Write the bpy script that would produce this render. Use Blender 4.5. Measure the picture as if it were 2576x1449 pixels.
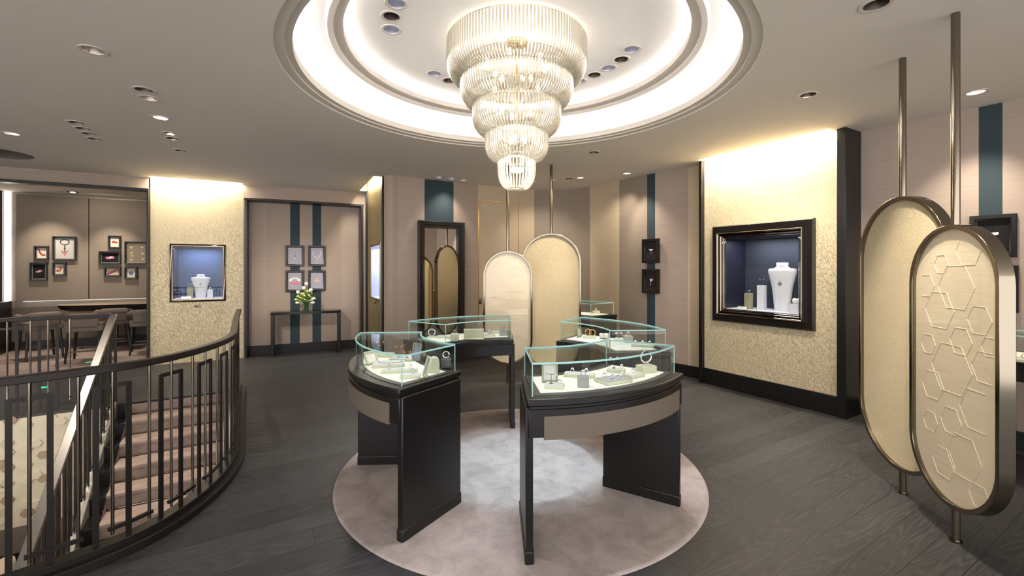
import bpy, math, random
from math import sin, cos, pi, radians as R
from mathutils import Vector, Matrix
from mathutils.geometry import tessellate_polygon
for o in list(bpy.data.objects): bpy.data.objects.remove(o, do_unlink=True)
S = bpy.context.scene; COL = S.collection
random.seed(7)
EYE = 1.65; F = 1120.0; HX = 1288.0; HY = 675.0; CEIL = 3.19
# ---------------- camera, world, exposure ----------------
cd = bpy.data.cameras.new('camera'); cam = bpy.data.objects.new('camera', cd); COL.objects.link(cam)
cam.location = (0, 0, EYE); cam.rotation_euler = (pi/2, 0, 0)
cd.sensor_width = 36; cd.lens = 36*F/2576; cd.shift_y = -(724.5-HY)/2576; cd.clip_start = .05
S.camera = cam
W = bpy.data.worlds.new('world'); S.world = W; W.use_nodes = True
W.node_tree.nodes['Background'].inputs[0].default_value = (.90, .88, .87, 1)
W.node_tree.nodes['Background'].inputs[1].default_value = 1.7  # even ambient fill added, entering through the open rear of the room
S.view_settings.view_transform = 'Standard'; S.view_settings.look = 'None'
S.view_settings.gamma = 1; S.view_settings.use_curve_mapping = False
S.view_settings.exposure = 1.22

def area(loc, tgt, sx, sy, e, col=(1, .93, .82), roll=None):
    l = bpy.data.lights.new('area_light', 'AREA'); l.shape = 'RECTANGLE'; l.size = sx; l.size_y = sy; l.energy = e; l.color = col
    o = bpy.data.objects.new('area_light', l); COL.objects.link(o); o.location = loc
    d = (Vector(tgt)-Vector(loc)).normalized()
    if roll is not None:      # roll: horizontal direction of the long side
        x = Vector((roll[0], roll[1], 0)).normalized(); z = -d; y = z.cross(x).normalized(); x = y.cross(z)
        o.rotation_euler = Matrix((x, y, z)).transposed().to_euler()
    else: o.rotation_euler = d.to_track_quat('-Z', 'Y').to_euler()
    return o
def spot(loc, tgt, e, ang=50, blend=.6, col=(1, .9, .76), rad=.03):
    l = bpy.data.lights.new('spot_light', 'SPOT'); l.energy = e; l.spot_size = R(ang); l.spot_blend = blend; l.color = col; l.shadow_soft_size = rad
    o = bpy.data.objects.new('spot_light', l); COL.objects.link(o); o.location = loc
    o.rotation_euler = (Vector(tgt)-Vector(loc)).to_track_quat('-Z', 'Y').to_euler(); return o
def point(loc, e, col=(1, .88, .7), rad=.04):
    l = bpy.data.lights.new('point_light', 'POINT'); l.energy = e; l.color = col; l.shadow_soft_size = rad
    o = bpy.data.objects.new('point_light', l); COL.objects.link(o); o.location = loc; return o

# ---------------- plan of the place ----------------
E1 = Vector((.855, .518)); DD = Vector((.518, -.855))      # along the walls / down the stairs
CX, CY = .04, 3.84                                         # centre of the round ceiling
KX, KY = .04, 3.78                                         # centre of the ring of cases
W0, W1, W2, W3 = Vector((-9.6, 5.73)), Vector((-6.17, 7.565)), Vector((-4.95, 8.19)), Vector((-2.98, 9.1))
G1 = Vector((-2.15, 7.46))
RA, RB = Vector((2.77, 6.44)), Vector((3.65, 4.95))
Q0, Q1 = Vector((3.12, 6.25)), Vector((5.6, 2.58))
B0 = Vector((-8.6, 9.83)); 
def hit(px, P, D):
    k = (px-HX)/F; t = (k*P[1]-P[0])/(D[0]-k*D[1]); return Vector((P[0]+t*D[0], P[1]+t*D[1]))
def zat(py, Y): return EYE-(py-HY)*Y/F
def nrm(D):                                                # horizontal normal to the left of D turned to the camera side
    return Vector((D[1], -D[0])).normalized()

# ---------------- big lights ----------------
L_W = 1.0
area((CX, CY, 3.40), (CX, CY, 0), .01, .01, 0.0)
nA = nrm(W2-W1); m = (W1+W2)/2+nA*.075
area((m.x, m.y, 3.36), (m.x-nA.x*.03, m.y-nA.y*.03, 0), 1.25, .06, 30, (1, .90, .72), E1)
nR = nrm(RB-RA); nR = nR if nR.dot(-RA) > 0 else -nR; m = (RA+RB)/2+nR*.075
area((m.x, m.y, 3.36), (m.x-nR.x*.03, m.y-nR.y*.03, 0), 1.6, .06, 62, (1, .88, .70), RB-RA)
m = (W3+G1)/2; nG = nrm(G1-W3); nG = nG if nG.dot(-G1) > 0 else -nG
m = m+nG*.075
area((m.x, m.y, 3.36), (m.x-nG.x*.03, m.y-nG.y*.03, 0), 1.3, .06, 16, (1, .90, .74), G1-W3)

# ---------------- materials ----------------
MATS = {}
def srgb(c): return tuple((x/255/12.92 if x/255 <= .04045 else ((x/255+.055)/1.055)**2.4) for x in c)+(1,)
def mat(name, c, rough=.5, metal=0, bump=None, var=None, **kw):
    if name in MATS: return MATS[name]
    m = bpy.data.materials.new(name); m.use_nodes = True; MATS[name] = m
    nt = m.node_tree; b = nt.nodes['Principled BSDF']
    b.inputs['Base Color'].default_value = srgb(c); b.inputs['Roughness'].default_value = rough; b.inputs['Metallic'].default_value = metal
    for k, v in kw.items():
        b.inputs[k.replace('_', ' ')].default_value = v
    if bump or var:
        tc = nt.nodes.new('ShaderNodeTexCoord'); mp = nt.nodes.new('ShaderNodeMapping'); nz = nt.nodes.new('ShaderNodeTexNoise')
        nt.links.new(tc.outputs['Object'], mp.inputs[0]); nt.links.new(mp.outputs[0], nz.inputs['Vector'])
        sc = (bump or var)[0]; mp.inputs['Scale'].default_value = sc; nz.inputs['Scale'].default_value = 1; nz.inputs['Detail'].default_value = 4
        if bump:
            bp = nt.nodes.new('ShaderNodeBump'); bp.inputs['Strength'].default_value = bump[1]; bp.inputs['Distance'].default_value = bump[2]
            nt.links.new(nz.outputs['Fac'], bp.inputs['Height']); nt.links.new(bp.outputs[0], b.inputs['Normal'])
        if var:
            mp2 = nt.nodes.new('ShaderNodeMapping'); mp2.inputs['Scale'].default_value = var[0]; nz2 = nt.nodes.new('ShaderNodeTexNoise'); nz2.inputs['Scale'].default_value = 1; nz2.inputs['Detail'].default_value = 5
            nt.links.new(tc.outputs['Object'], mp2.inputs[0]); nt.links.new(mp2.outputs[0], nz2.inputs['Vector'])
            r = nt.nodes.new('ShaderNodeValToRGB'); r.color_ramp.elements[0].position = .3; r.color_ramp.elements[1].position = .7
            r.color_ramp.elements[0].color = srgb(var[1]); r.color_ramp.elements[1].color = srgb(c)
            nt.links.new(nz2.outputs['Fac'], r.inputs[0]); nt.links.new(r.outputs[0], b.inputs['Base Color'])
    return m
def emit(name, c, s):
    if name in MATS: return MATS[name]
    m = bpy.data.materials.new(name); m.use_nodes = True; MATS[name] = m
    b = m.node_tree.nodes['Principled BSDF']; b.inputs['Base Color'].default_value = srgb(c)
    b.inputs['Emission Color'].default_value = srgb(c); b.inputs['Emission Strength'].default_value = s; return m
def fab(name, c, d): return mat(name, c, .75, 0, bump=((6, 6, 260), .25, .002), var=((3, 3, 120), d), Specular_IOR_Level=.25)
taupe = fab('taupe_fabric', (168, 152, 138), (158, 142, 129))
rose = fab('rose_taupe_fabric', (174, 158, 146), (164, 148, 137))
beige = fab('beige_fabric', (196, 178, 152), (186, 168, 143))
grey_f = fab('grey_taupe_fabric', (150, 137, 123), (141, 128, 115))
teal = mat('teal_fabric', (44, 60, 67), .8, 0, bump=((200, 200, 200), .2, .001))
darkwood = mat('dark_stained_wood', (17, 15, 14), .36, 0, bump=((120, 120, 4), .2, .001))
baseb = mat('black_baseboard', (13, 12, 12), .42)
darkmetal = mat('dark_bronze_metal', (62, 56, 52), .38, .7)
railm = mat('dark_rail_metal', (38, 33, 31), .42, .5)
steel = mat('polished_bronze_rod', (150, 138, 124), .16, 1)
satin = mat('satin_steel', (138, 134, 132), .36, .9)
chrome = mat('polished_nickel', (126, 115, 102), .07, 1)
champ = mat('champagne_metal', (136, 127, 113), .12, 1)
mirrorm = mat('mirror_glass', (225, 220, 212), .01, 1)
ceilm = mat('ceiling_paint', (224, 216, 205), .8)
whitec = mat('white_plaster', (240, 238, 234), .8)
cream = mat('cream_lacquer', (216, 205, 180), .6)
tan_h = mat('tan_lacquer', (168, 144, 120), .6)
green_h = mat('sage_lacquer', (196, 187, 155), .6)
greyp = mat('grey_skirting', (110, 100, 90), .6)
carpet = mat('rose_brown_carpet', (158, 140, 130), .95, 0, bump=((160, 160, 160), .6, .006), var=((9, 9, 9), (134, 116, 107)))
barcarp = mat('pale_rose_carpet', (172, 154, 146), .95, 0, bump=((90, 90, 90), .5, .004), var=((4, 4, 4), (150, 132, 125)))
blackst = mat('black_granite', (24, 24, 24), .25, 0, var=((60, 60, 60), (40, 40, 40)))
greyfl = mat('grey_stone', (120, 116, 112), .4)
uphol = mat('taupe_upholstery', (114, 101, 93), .85, 0, bump=((300, 300, 300), .3, .001))
greenl = mat('pale_green_leather', (198, 198, 172), .45)
greenf = mat('olive_leather_frame', (142, 146, 118), .4)
greyl = mat('grey_leather', (150, 148, 142), .5)
padm = mat('light_grey_suede', (206, 203, 200), .85)
bedm = mat('white_suede', (236, 230, 216), .8)
bordm = mat('dark_grey_leather', (72, 70, 72), .35)
silver = mat('diamond_silver', (235, 236, 240), .12, 1)
goldm = mat('rose_gold', (226, 178, 118), .14, 1)
redm = mat('ruby_red', (178, 34, 40), .3)
pinkm = mat('pink_enamel', (206, 124, 142), .4)
bluem = mat('sapphire_blue', (48, 72, 150), .3)
peachm = mat('peach_paint', (226, 196, 158), .7)
pearl = mat('pearl_white', (232, 228, 222), .3)
greypaper = mat('lilac_grey_paper', (168, 164, 176), .7)
paper = mat('cream_paper', (226, 214, 192), .8)
whitepaper = mat('white_paper', (196, 190, 184), .8)
blackp = mat('black_velvet', (14, 13, 15), .9)
plum = mat('black_plum_velvet', (34, 26, 28), .9)
framem = mat('espresso_frame', (22, 18, 16), .3)
innerf = mat('grey_liner', (120, 116, 106), .5)
navy = mat('navy_backdrop', (44, 52, 74), .6)
blueb = mat('blue_backdrop', (58, 72, 104), .7)
bust_m = mat('lilac_white_leather', (214, 212, 222), .6)
leafm = mat('leaf_green', (92, 128, 52), .6)
petal = mat('white_petal', (240, 240, 225), .6)
lime = mat('lime_petal', (196, 214, 96), .6)
goldstruct = mat('brass_fitting', (206, 180, 128), .2, 1)
lensm = emit('lamp_lens', (255, 244, 228), 9)
coolem = emit('cool_lamp', (244, 246, 255), 10)
cove_e = emit('cove_led', (246, 247, 255), 10.0)
bulb_e = emit('chandelier_bulb', (255, 236, 205), 8)
strip_e = emit('wall_led', (255, 246, 232), 3.2)
green_e = emit('green_glow', (40, 230, 140), 1.4)

def mk(name):
    m = bpy.data.materials.new(name); m.use_nodes = True; MATS[name] = m; nt = m.node_tree
    return m, nt, nt.nodes, nt.links, nt.nodes['Principled BSDF']
# clear case glass
m, nt, N, L, b = mk('clear_glass')
tr = N.new('ShaderNodeBsdfTransparent'); gl = N.new('ShaderNodeBsdfGlossy'); mx = N.new('ShaderNodeMixShader'); fr = N.new('ShaderNodeFresnel')
tr.inputs[0].default_value = (.965, .985, .98, 1); gl.inputs['Roughness'].default_value = .01; fr.inputs[0].default_value = 1.45
gb_ = N.new('ShaderNodeNewGeometry'); iv = N.new('ShaderNodeMath'); iv.operation = 'SUBTRACT'; iv.inputs[0].default_value = 1; L.new(gb_.outputs['Backfacing'], iv.inputs[1]); mf = N.new('ShaderNodeMath'); mf.operation = 'MULTIPLY'; L.new(iv.outputs[0], mf.inputs[0]); L.new(fr.outputs[0], mf.inputs[1])
L.new(mf.outputs[0], mx.inputs[0]); L.new(tr.outputs[0], mx.inputs[1]); L.new(gl.outputs[0], mx.inputs[2]); L.new(mx.outputs[0], N['Material Output'].inputs[0]); glassm = m
clearm = m.copy(); clearm.name = 'neutral_glass'; clearm.node_tree.nodes['Transparent BSDF'].inputs[0].default_value = (1, 1, 1, 1)
# polished cut edges of the glass
m, nt, N, L, b = mk('glass_cut_edge')
b.inputs['Base Color'].default_value = srgb((206, 238, 238)); b.inputs['Roughness'].default_value = .15
tl = N.new('ShaderNodeBsdfTranslucent'); tl.inputs[0].default_value = srgb((190, 234, 232)); mx = N.new('ShaderNodeMixShader'); mx.inputs[0].default_value = .5
L.new(b.outputs[0], mx.inputs[1]); L.new(tl.outputs[0], mx.inputs[2]); L.new(mx.outputs[0], N['Material Output'].inputs[0]); edgem = m
# glass rods of the chandelier
m, nt, N, L, b = mk('champagne_glass_rod')
tr = N.new('ShaderNodeBsdfTransparent'); tr.inputs[0].default_value = (1, .985, .95, 1)
gl = N.new('ShaderNodeBsdfGlossy'); gl.inputs['Roughness'].default_value = .12; gl.inputs['Color'].default_value = (.86, .83, .76, 1)
tl = N.new('ShaderNodeBsdfTranslucent'); tl.inputs[0].default_value = (.42, .41, .38, 1)
m1 = N.new('ShaderNodeMixShader'); m1.inputs[0].default_value = .5; m2 = N.new('ShaderNodeMixShader')
lw = N.new('ShaderNodeLayerWeight'); lw.inputs[0].default_value = .45
L.new(tr.outputs[0], m1.inputs[1]); L.new(tl.outputs[0], m1.inputs[2]); L.new(lw.outputs['Facing'], m2.inputs[0]); L.new(m1.outputs[0], m2.inputs[1]); L.new(gl.outputs[0], m2.inputs[2])
L.new(m2.outputs[0], N['Material Output'].inputs[0]); rodm = m
# gold crackle wall covering
def crackle(name, c1, c2, sc, strength, metal=0.25, rough=.42, stretch=1.0, thin=.06):
    m, nt, N, L, b = mk(name)
    tc = N.new('ShaderNodeTexCoord'); rt = N.new('ShaderNodeMapping'); rt.inputs['Rotation'].default_value = (0, R(32), 0); mp = N.new('ShaderNodeMapping'); mp.inputs['Scale'].default_value = (sc, sc, sc*stretch)
    L.new(tc.outputs['Object'], rt.inputs[0]); L.new(rt.outputs[0], mp.inputs[0])
    nz = N.new('ShaderNodeTexNoise'); nz.inputs['Scale'].default_value = 1.1; nz.inputs['Detail'].default_value = 4; nz.inputs['Roughness'].default_value = .6
    sc_ = N.new('ShaderNodeVectorMath'); sc_.operation = 'SCALE'; sc_.inputs['Scale'].default_value = 2.4
    ad = N.new('ShaderNodeVectorMath'); ad.operation = 'ADD'
    vo = N.new('ShaderNodeTexVoronoi'); vo.feature = 'DISTANCE_TO_EDGE'; vo.inputs['Scale'].default_value = 1
    L.new(mp.outputs[0], nz.inputs['Vector']); L.new(mp.outputs[0], ad.inputs[0]); L.new(nz.outputs['Color'], sc_.inputs[0]); L.new(sc_.outputs[0], ad.inputs[1]); L.new(ad.outputs[0], vo.inputs['Vector'])
    r = N.new('ShaderNodeValToRGB'); r.color_ramp.elements[0].position = 0; r.color_ramp.elements[1].position = thin
    L.new(vo.outputs['Distance'], r.inputs[0])
    n3 = N.new('ShaderNodeTexNoise'); n3.inputs['Scale'].default_value = 2.5; n3.inputs['Detail'].default_value = 3; L.new(mp.outputs[0], n3.inputs['Vector'])
    ms = N.new('ShaderNodeMath'); ms.operation = 'ADD'; L.new(r.outputs[0], ms.inputs[0]); L.new(n3.outputs['Fac'], ms.inputs[1])
    bp = N.new('ShaderNodeBump'); bp.inputs['Strength'].default_value = strength; bp.inputs['Distance'].default_value = .004
    L.new(ms.outputs[0], bp.inputs['Height']); L.new(bp.outputs[0], b.inputs['Normal'])
    cm = N.new('ShaderNodeMixRGB'); cm.inputs[1].default_value = srgb(c2); cm.inputs[2].default_value = srgb(c1); L.new(r.outputs[0], cm.inputs[0]); L.new(cm.outputs[0], b.inputs['Base Color'])
    b.inputs['Roughness'].default_value = rough; b.inputs['Metallic'].default_value = metal
    return m
crack = crackle('gold_crackle_wall', (212, 197, 164), (198, 182, 148), 27, .9, .08, .5, .36, .055)
goldpan = crackle('gold_textured_panel', (232, 216, 180), (212, 193, 153), 130, .9, .12, .42, .5, .2)
brassw = mat('brushed_gold_leaf', (158, 144, 104), .42, .45, bump=((30, 30, 3), .15, .002), var=((5, 5, 1.5), (140, 126, 88)))
silverleaf = mat('silver_leaf_wall', (176, 168, 156), .45, .3, var=((4, 4, 4), (156, 148, 138)))
linen = mat('champagne_linen', (226, 214, 188), .55, .05, bump=((6, 6, 300), .25, .001), var=((4, 4, 160), (212, 196, 166)))
# oak floor
m, nt, N, L, b = mk('grey_oak_planks')
ge = N.new('ShaderNodeNewGeometry'); mp = N.new('ShaderNodeMapping'); mp.inputs['Rotation'].default_value = (0, 0, -math.atan2(.518, .855)); L.new(ge.outputs['Position'], mp.inputs[0])
sp = N.new('ShaderNodeSeparateXYZ'); L.new(mp.outputs[0], sp.inputs[0])
def mth(op, a, bb=None, v=None):
    n = N.new('ShaderNodeMath'); n.operation = op
    if hasattr(a, 'is_linked') or hasattr(a, 'links'): L.new(a, n.inputs[0])
    else: n.inputs[0].default_value = a
    if bb is not None:
        if hasattr(bb, 'links'): L.new(bb, n.inputs[1])
        else: n.inputs[1].default_value = bb
    return n.outputs[0]
PW = .19
row = mth('DIVIDE', mth('ADD', sp.outputs['Y'], -2.119+.19*30), PW); ri = mth('FLOOR', row); rf = mth('SUBTRACT', row, ri)
wn = N.new('ShaderNodeTexWhiteNoise'); wn.noise_dimensions = '1D'; L.new(ri, wn.inputs['W'])
xx = mth('ADD', mth('DIVIDE', sp.outputs['X'], 7.5), mth('MULTIPLY', wn.outputs['Value'], 7)); xi = mth('FLOOR', xx); xf = mth('SUBTRACT', xx, xi)
gap = mth('MINIMUM', mth('MINIMUM', rf, mth('SUBTRACT', 1, rf)), mth('MULTIPLY', mth('MINIMUM', xf, mth('SUBTRACT', 1, xf)), 38))
gm = mth('LESS_THAN', gap, .011)
cmb = N.new('ShaderNodeCombineXYZ'); L.new(ri, cmb.inputs[0]); L.new(xi, cmb.inputs[1]); wn2 = N.new('ShaderNodeTexWhiteNoise'); wn2.noise_dimensions = '3D'; L.new(cmb.outputs[0], wn2.inputs['Vector'])
pv = N.new('ShaderNodeCombineXYZ'); L.new(mth('ADD', mth('MULTIPLY', sp.outputs['X'], .55), mth('MULTIPLY', wn2.outputs['Value'], 40)), pv.inputs[0]); L.new(mth('MULTIPLY', sp.outputs['Y'], 6), pv.inputs[1])
gn = N.new('ShaderNodeTexNoise'); gn.inputs['Scale'].default_value = 1.0; gn.inputs['Detail'].default_value = 1.5; L.new(pv.outputs[0], gn.inputs['Vector'])
bands = mth('FRACT', mth('MULTIPLY', gn.outputs['Fac'], 26)); bl = mth('POWER', mth('ABSOLUTE', mth('SUBTRACT', mth('MULTIPLY', bands, 2), 1)), 2.0)
pf = N.new('ShaderNodeCombineXYZ'); L.new(mth('MULTIPLY', sp.outputs['X'], 7), pf.inputs[0]); L.new(mth('MULTIPLY', sp.outputs['Y'], 190), pf.inputs[1])
fn = N.new('ShaderNodeTexNoise'); fn.inputs['Scale'].default_value = 1; fn.inputs['Detail'].default_value = 3; L.new(pf.outputs[0], fn.inputs['Vector'])
g = mth('ADD', mth('MULTIPLY', bl, .38), mth('MULTIPLY', fn.outputs['Fac'], .45)); g = mth('ADD', g, mth('MULTIPLY', wn2.outputs['Value'], .28))
cr = N.new('ShaderNodeValToRGB'); cr.color_ramp.elements[0].color = srgb((25, 24, 24)); cr.color_ramp.elements[1].color = srgb((73, 72, 73)); L.new(g, cr.inputs[0])
cm = N.new('ShaderNodeMixRGB'); L.new(gm, cm.inputs[0]); L.new(cr.outputs[0], cm.inputs[1]); cm.inputs[2].default_value = srgb((26, 25, 25)); L.new(cm.outputs[0], b.inputs['Base Color'])
b.inputs['Roughness'].default_value = .48; b.inputs['Specular IOR Level'].default_value = .4
bp = N.new('ShaderNodeBump'); bp.inputs['Strength'].default_value = .25; bp.inputs['Distance'].default_value = .003; L.new(mth('SUBTRACT', g, mth('MULTIPLY', gm, 1.5)), bp.inputs['Height']); L.new(bp.outputs[0], b.inputs['Normal'])
floorm = m
# rug
m, nt, N, L, b = mk('mottled_rug')
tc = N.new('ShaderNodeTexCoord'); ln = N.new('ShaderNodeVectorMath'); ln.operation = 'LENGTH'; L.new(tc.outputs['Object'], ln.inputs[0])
rr = N.new('ShaderNodeValToRGB'); e = rr.color_ramp.elements; e[0].position = .42; e[0].color = srgb((172, 173, 175)); e[1].position = .56; e[1].color = srgb((168, 156, 152)); L.new(mth('DIVIDE', ln.outputs['Value'], 1.5), rr.inputs[0])  # rose-brown outer ring puts the shade under the cases into the colour
n1 = N.new('ShaderNodeTexNoise'); n1.inputs['Scale'].default_value = 4.5; n1.inputs['Detail'].default_value = 7; n1.inputs['Roughness'].default_value = .7; n1.inputs['Distortion'].default_value = .6; L.new(tc.outputs['Object'], n1.inputs['Vector'])
r2 = N.new('ShaderNodeValToRGB'); r2.color_ramp.elements[0].position = .32; r2.color_ramp.elements[0].color = (.66, .65, .65, 1); r2.color_ramp.elements[1].position = .58; r2.color_ramp.elements[1].color = (1, 1, 1, 1); L.new(n1.outputs['Fac'], r2.inputs[0])
mu = N.new('ShaderNodeMixRGB'); mu.blend_type = 'MULTIPLY'; mu.inputs[0].default_value = 1; L.new(rr.outputs[0], mu.inputs[1]); L.new(r2.outputs[0], mu.inputs[2]); L.new(mu.outputs[0], b.inputs['Base Color'])
b.inputs['Roughness'].default_value = .95
n2 = N.new('ShaderNodeTexNoise'); n2.inputs['Scale'].default_value = 220; L.new(tc.outputs['Object'], n2.inputs['Vector']); bp = N.new('ShaderNodeBump'); bp.inputs['Strength'].default_value = .5; bp.inputs['Distance'].default_value = .004; L.new(n2.outputs['Fac'], bp.inputs['Height']); L.new(bp.outputs[0], b.inputs['Normal'])
rugm = m

# ---------------- mesh helpers ----------------
class MB:
    def __init__(s): s.v = []; s.f = []; s.m = []
    def add(s, vs, fs, mi=0, T=None):
        k = len(s.v)
        for p in vs:
            p = Vector(p)
            if T is not None: p = T @ p
            s.v.append(tuple(p))
        for f in fs: s.f.append([i+k for i in f]); s.m.append(mi)
        return s
    def box(s, c, d, rz=0, mi=0, T=None, taper=1.0):
        x, y, z = d[0]/2, d[1]/2, d[2]/2; vs = []
        for sz in (-1, 1):
            k = taper if sz < 0 else 1
            for sx, sy in ((-1, -1), (1, -1), (1, 1), (-1, 1)):
                X, Y = sx*x*k, sy*y*k; vs.append((c[0]+X*cos(rz)-Y*sin(rz), c[1]+X*sin(rz)+Y*cos(rz), c[2]+sz*z))
        return s.add(vs, [(3, 2, 1, 0), (4, 5, 6, 7), (0, 1, 5, 4), (1, 2, 6, 5), (2, 3, 7, 6), (3, 0, 4, 7)], mi, T)
    def prism(s, pts, z0, z1, mi=0, T=None):
        n = len(pts); a = sum(pts[i][0]*pts[(i+1) % n][1]-pts[(i+1) % n][0]*pts[i][1] for i in range(n))
        if a < 0: pts = list(reversed(pts))
        vs = [(p[0], p[1], z0) for p in pts]+[(p[0], p[1], z1) for p in pts]
        fs = [tuple(reversed(range(n))), tuple(range(n, 2*n))]+[(i, (i+1) % n, n+(i+1) % n, n+i) for i in range(n)]
        return s.add(vs, fs, mi, T)
    def tube(s, path, r, n=8, mi=0, T=None, close=False):
        P = [Vector(p) for p in path]; rs = r if isinstance(r, (list, tuple)) else [r]*len(P); vs = []; fs = []; up = None; K = len(P)
        for i, p in enumerate(P):
            if close: t = P[(i+1) % K]-P[i-1]
            else: t = P[min(i+1, K-1)]-P[max(i-1, 0)]
            t = t.normalized() if t.length > 1e-9 else Vector((0, 0, 1))
            if up is None: up = Vector((1, 0, 0)) if abs(t.x) < .8 else Vector((0, 1, 0))
            a = (up-t*up.dot(t)).normalized(); up = a; bb = t.cross(a)
            for j in range(n): vs.append(p+(a*cos(2*pi*j/n)+bb*sin(2*pi*j/n))*rs[i])
        for i in range(K if close else K-1):
            i2 = (i+1) % K
            for j in range(n): fs.append((i*n+j, i*n+(j+1) % n, i2*n+(j+1) % n, i2*n+j))
        if not close: fs += [tuple(reversed(range(n))), tuple(range((K-1)*n, K*n))]
        return s.add(vs, fs, mi, T)
    def lathe(s, prof, n=32, c=(0, 0, 0), mi=0, T=None, cap=False, flip=False):
        vs = []; fs = []; k = len(prof)
        for j in range(n):
            a = 2*pi*j/n
            for r, z in prof: vs.append((c[0]+r*cos(a), c[1]+r*sin(a), c[2]+z))
        for j in range(n):
            j2 = (j+1) % n
            for i in range(k-1): fs.append((j*k+i, j2*k+i, j2*k+i+1, j*k+i+1))
        if cap: fs.append(tuple(j*k for j in reversed(range(n)))); fs.append(tuple(j*k+k-1 for j in range(n)))
        return s.add(vs, fs, mi, T)
    def arc(s, r0, r1, a0, a1, z0, z1, c=(0, 0), n=28, mi=0, T=None):
        pts = [(c[0]+r1*cos(a0+(a1-a0)*i/n), c[1]+r1*sin(a0+(a1-a0)*i/n)) for i in range(n+1)]
        pin = [(c[0]+r0*cos(a0+(a1-a0)*i/n), c[1]+r0*sin(a0+(a1-a0)*i/n)) for i in range(n+1)]
        vs = []
        for i in range(n+1):
            for p in (pin[i], pts[i]):
                for z in (z0, z1): vs.append((p[0], p[1], z))
        fs = []
        for i in range(n):
            a = 4*i; q = 4*(i+1)
            fs += [(a, a+2, q+2, q), (a+1, q+1, q+3, a+3), (a+2, a+3, q+3, q+2), (a, q, q+1, a+1)]
        fs += [(0, 1, 3, 2), (4*n, 4*n+2, 4*n+3, 4*n+1)]
        return s.add(vs, fs, mi, T)
    def sweep(s, path, w, h, mi=0, off=0.0, T=None):      # rectangular section, width across, height up, top at path z
        P = [Vector(p) for p in path]; K = len(P); vs = []; fs = []
        for i, p in enumerate(P):
            t = P[min(i+1, K-1)]-P[max(i-1, 0)]; n_ = Vector((t.y, -t.x, 0)).normalized()
            for a, z in ((-w/2, -h), (w/2, -h), (w/2, 0), (-w/2, 0)): vs.append(p+n_*(a+off)+Vector((0, 0, z)))
        for i in range(K-1):
            for j in range(4): fs.append((4*i+j, 4*i+(j+1) % 4, 4*i+4+(j+1) % 4, 4*i+4+j))
        fs += [(3, 2, 1, 0), (4*K-4, 4*K-3, 4*K-2, 4*K-1)]
        return s.add(vs, fs, mi, T)
    def sph(s, c, r, mi=0, T=None, n=10, k=6, sc=(1, 1, 1)):
        vs = [(c[0], c[1], c[2]-r*sc[2])]; 
        for i in range(1, k):
            th = -pi/2+pi*i/k
            for j in range(n): vs.append((c[0]+r*sc[0]*cos(th)*cos(2*pi*j/n), c[1]+r*sc[1]*cos(th)*sin(2*pi*j/n), c[2]+r*sc[2]*sin(th)))
        vs.append((c[0], c[1], c[2]+r*sc[2])); fs = []
        for j in range(n):
            fs.append((0, 1+(j+1) % n, 1+j)); fs.append((len(vs)-1, 1+(k-2)*n+j, 1+(k-2)*n+(j+1) % n))
            for i in range(k-2): fs.append((1+i*n+j, 1+i*n+(j+1) % n, 1+(i+1)*n+(j+1) % n, 1+(i+1)*n+j))
        return s.add(vs, fs, mi, T)
    def rect(s, x0, x1, z0, z1, prof, ys, mi=0):        # mitred frame round an opening; prof = (outward, forward)
        n = len(prof); vs = []
        for cx_, cz, dx, dz in ((x0, z0, -1, -1), (x1, z0, 1, -1), (x1, z1, 1, 1), (x0, z1, -1, 1)):
            for o_, d_ in prof: vs.append((cx_+dx*o_, ys*d_, cz+dz*o_))
        fs = []
        for c in range(4):
            c2 = (c+1) % 4
            for i in range(n): fs.append((c*n+i, c2*n+i, c2*n+(i+1) % n, c*n+(i+1) % n) if ys < 0 else (c*n+i, c*n+(i+1) % n, c2*n+(i+1) % n, c2*n+i))
        return s.add(vs, fs, mi)
    def build(s, name, mats, parent=None, loc=(0, 0, 0), rz=0, smooth=True, bevel=0, ang=35, recalc=False, rot=None):
        me = bpy.data.meshes.new(name); me.from_pydata(s.v, [], s.f)
        if not isinstance(mats, (list, tuple)): mats = [mats]
        for m_ in mats: me.materials.append(m_)
        for p, mi in zip(me.polygons, s.m): p.material_index = mi
        if smooth:
            me.polygons.foreach_set('use_smooth', [True]*len(me.polygons)); me.set_sharp_from_angle(angle=R(ang))
        me.update(); o = bpy.data.objects.new(name, me); COL.objects.link(o); o.parent = parent
        o.location = loc; o.rotation_euler = rot if rot else (0, 0, rz)
        if bevel:
            b_ = o.modifiers.new('bevel', 'BEVEL'); b_.width = bevel; b_.segments = 2; b_.limit_method = 'ANGLE'; b_.angle_limit = R(40); b_.harden_normals = False
        return o
def tag(o, label=None, cat=None, group=None, kind=None):
    if label: o['label'] = label
    if cat: o['category'] = cat
    if group: o['group'] = group
    if kind: o['kind'] = kind
    return o
def empty(name, loc, rz, label, cat, group=None, rot=None):
    o = bpy.data.objects.new(name, None); COL.objects.link(o); o.location = loc; o.rotation_euler = rot if rot else (0, 0, rz); o.empty_display_size = .1
    return tag(o, label, cat, group)
def struct(o, label=None, cat=None): return tag(o, label, cat, None, 'structure')
def children(o): return [c for c in bpy.data.objects if c.parent == o]
def copy_tree(o, loc, rz, label=None, group=None):
    def rec(a, par):
        c = a.copy(); COL.objects.link(c); c.parent = par
        for ch in kids.get(a.name, []): rec(ch, c)
        return c
    kids = {}
    for q in bpy.data.objects:
        if q.parent: kids.setdefault(q.parent.name, []).append(q)
    c = rec(o, None); c.location = loc; c.rotation_euler = (0, 0, rz)
    if label: c['label'] = label
    if group: c['group'] = group
    return c
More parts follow.
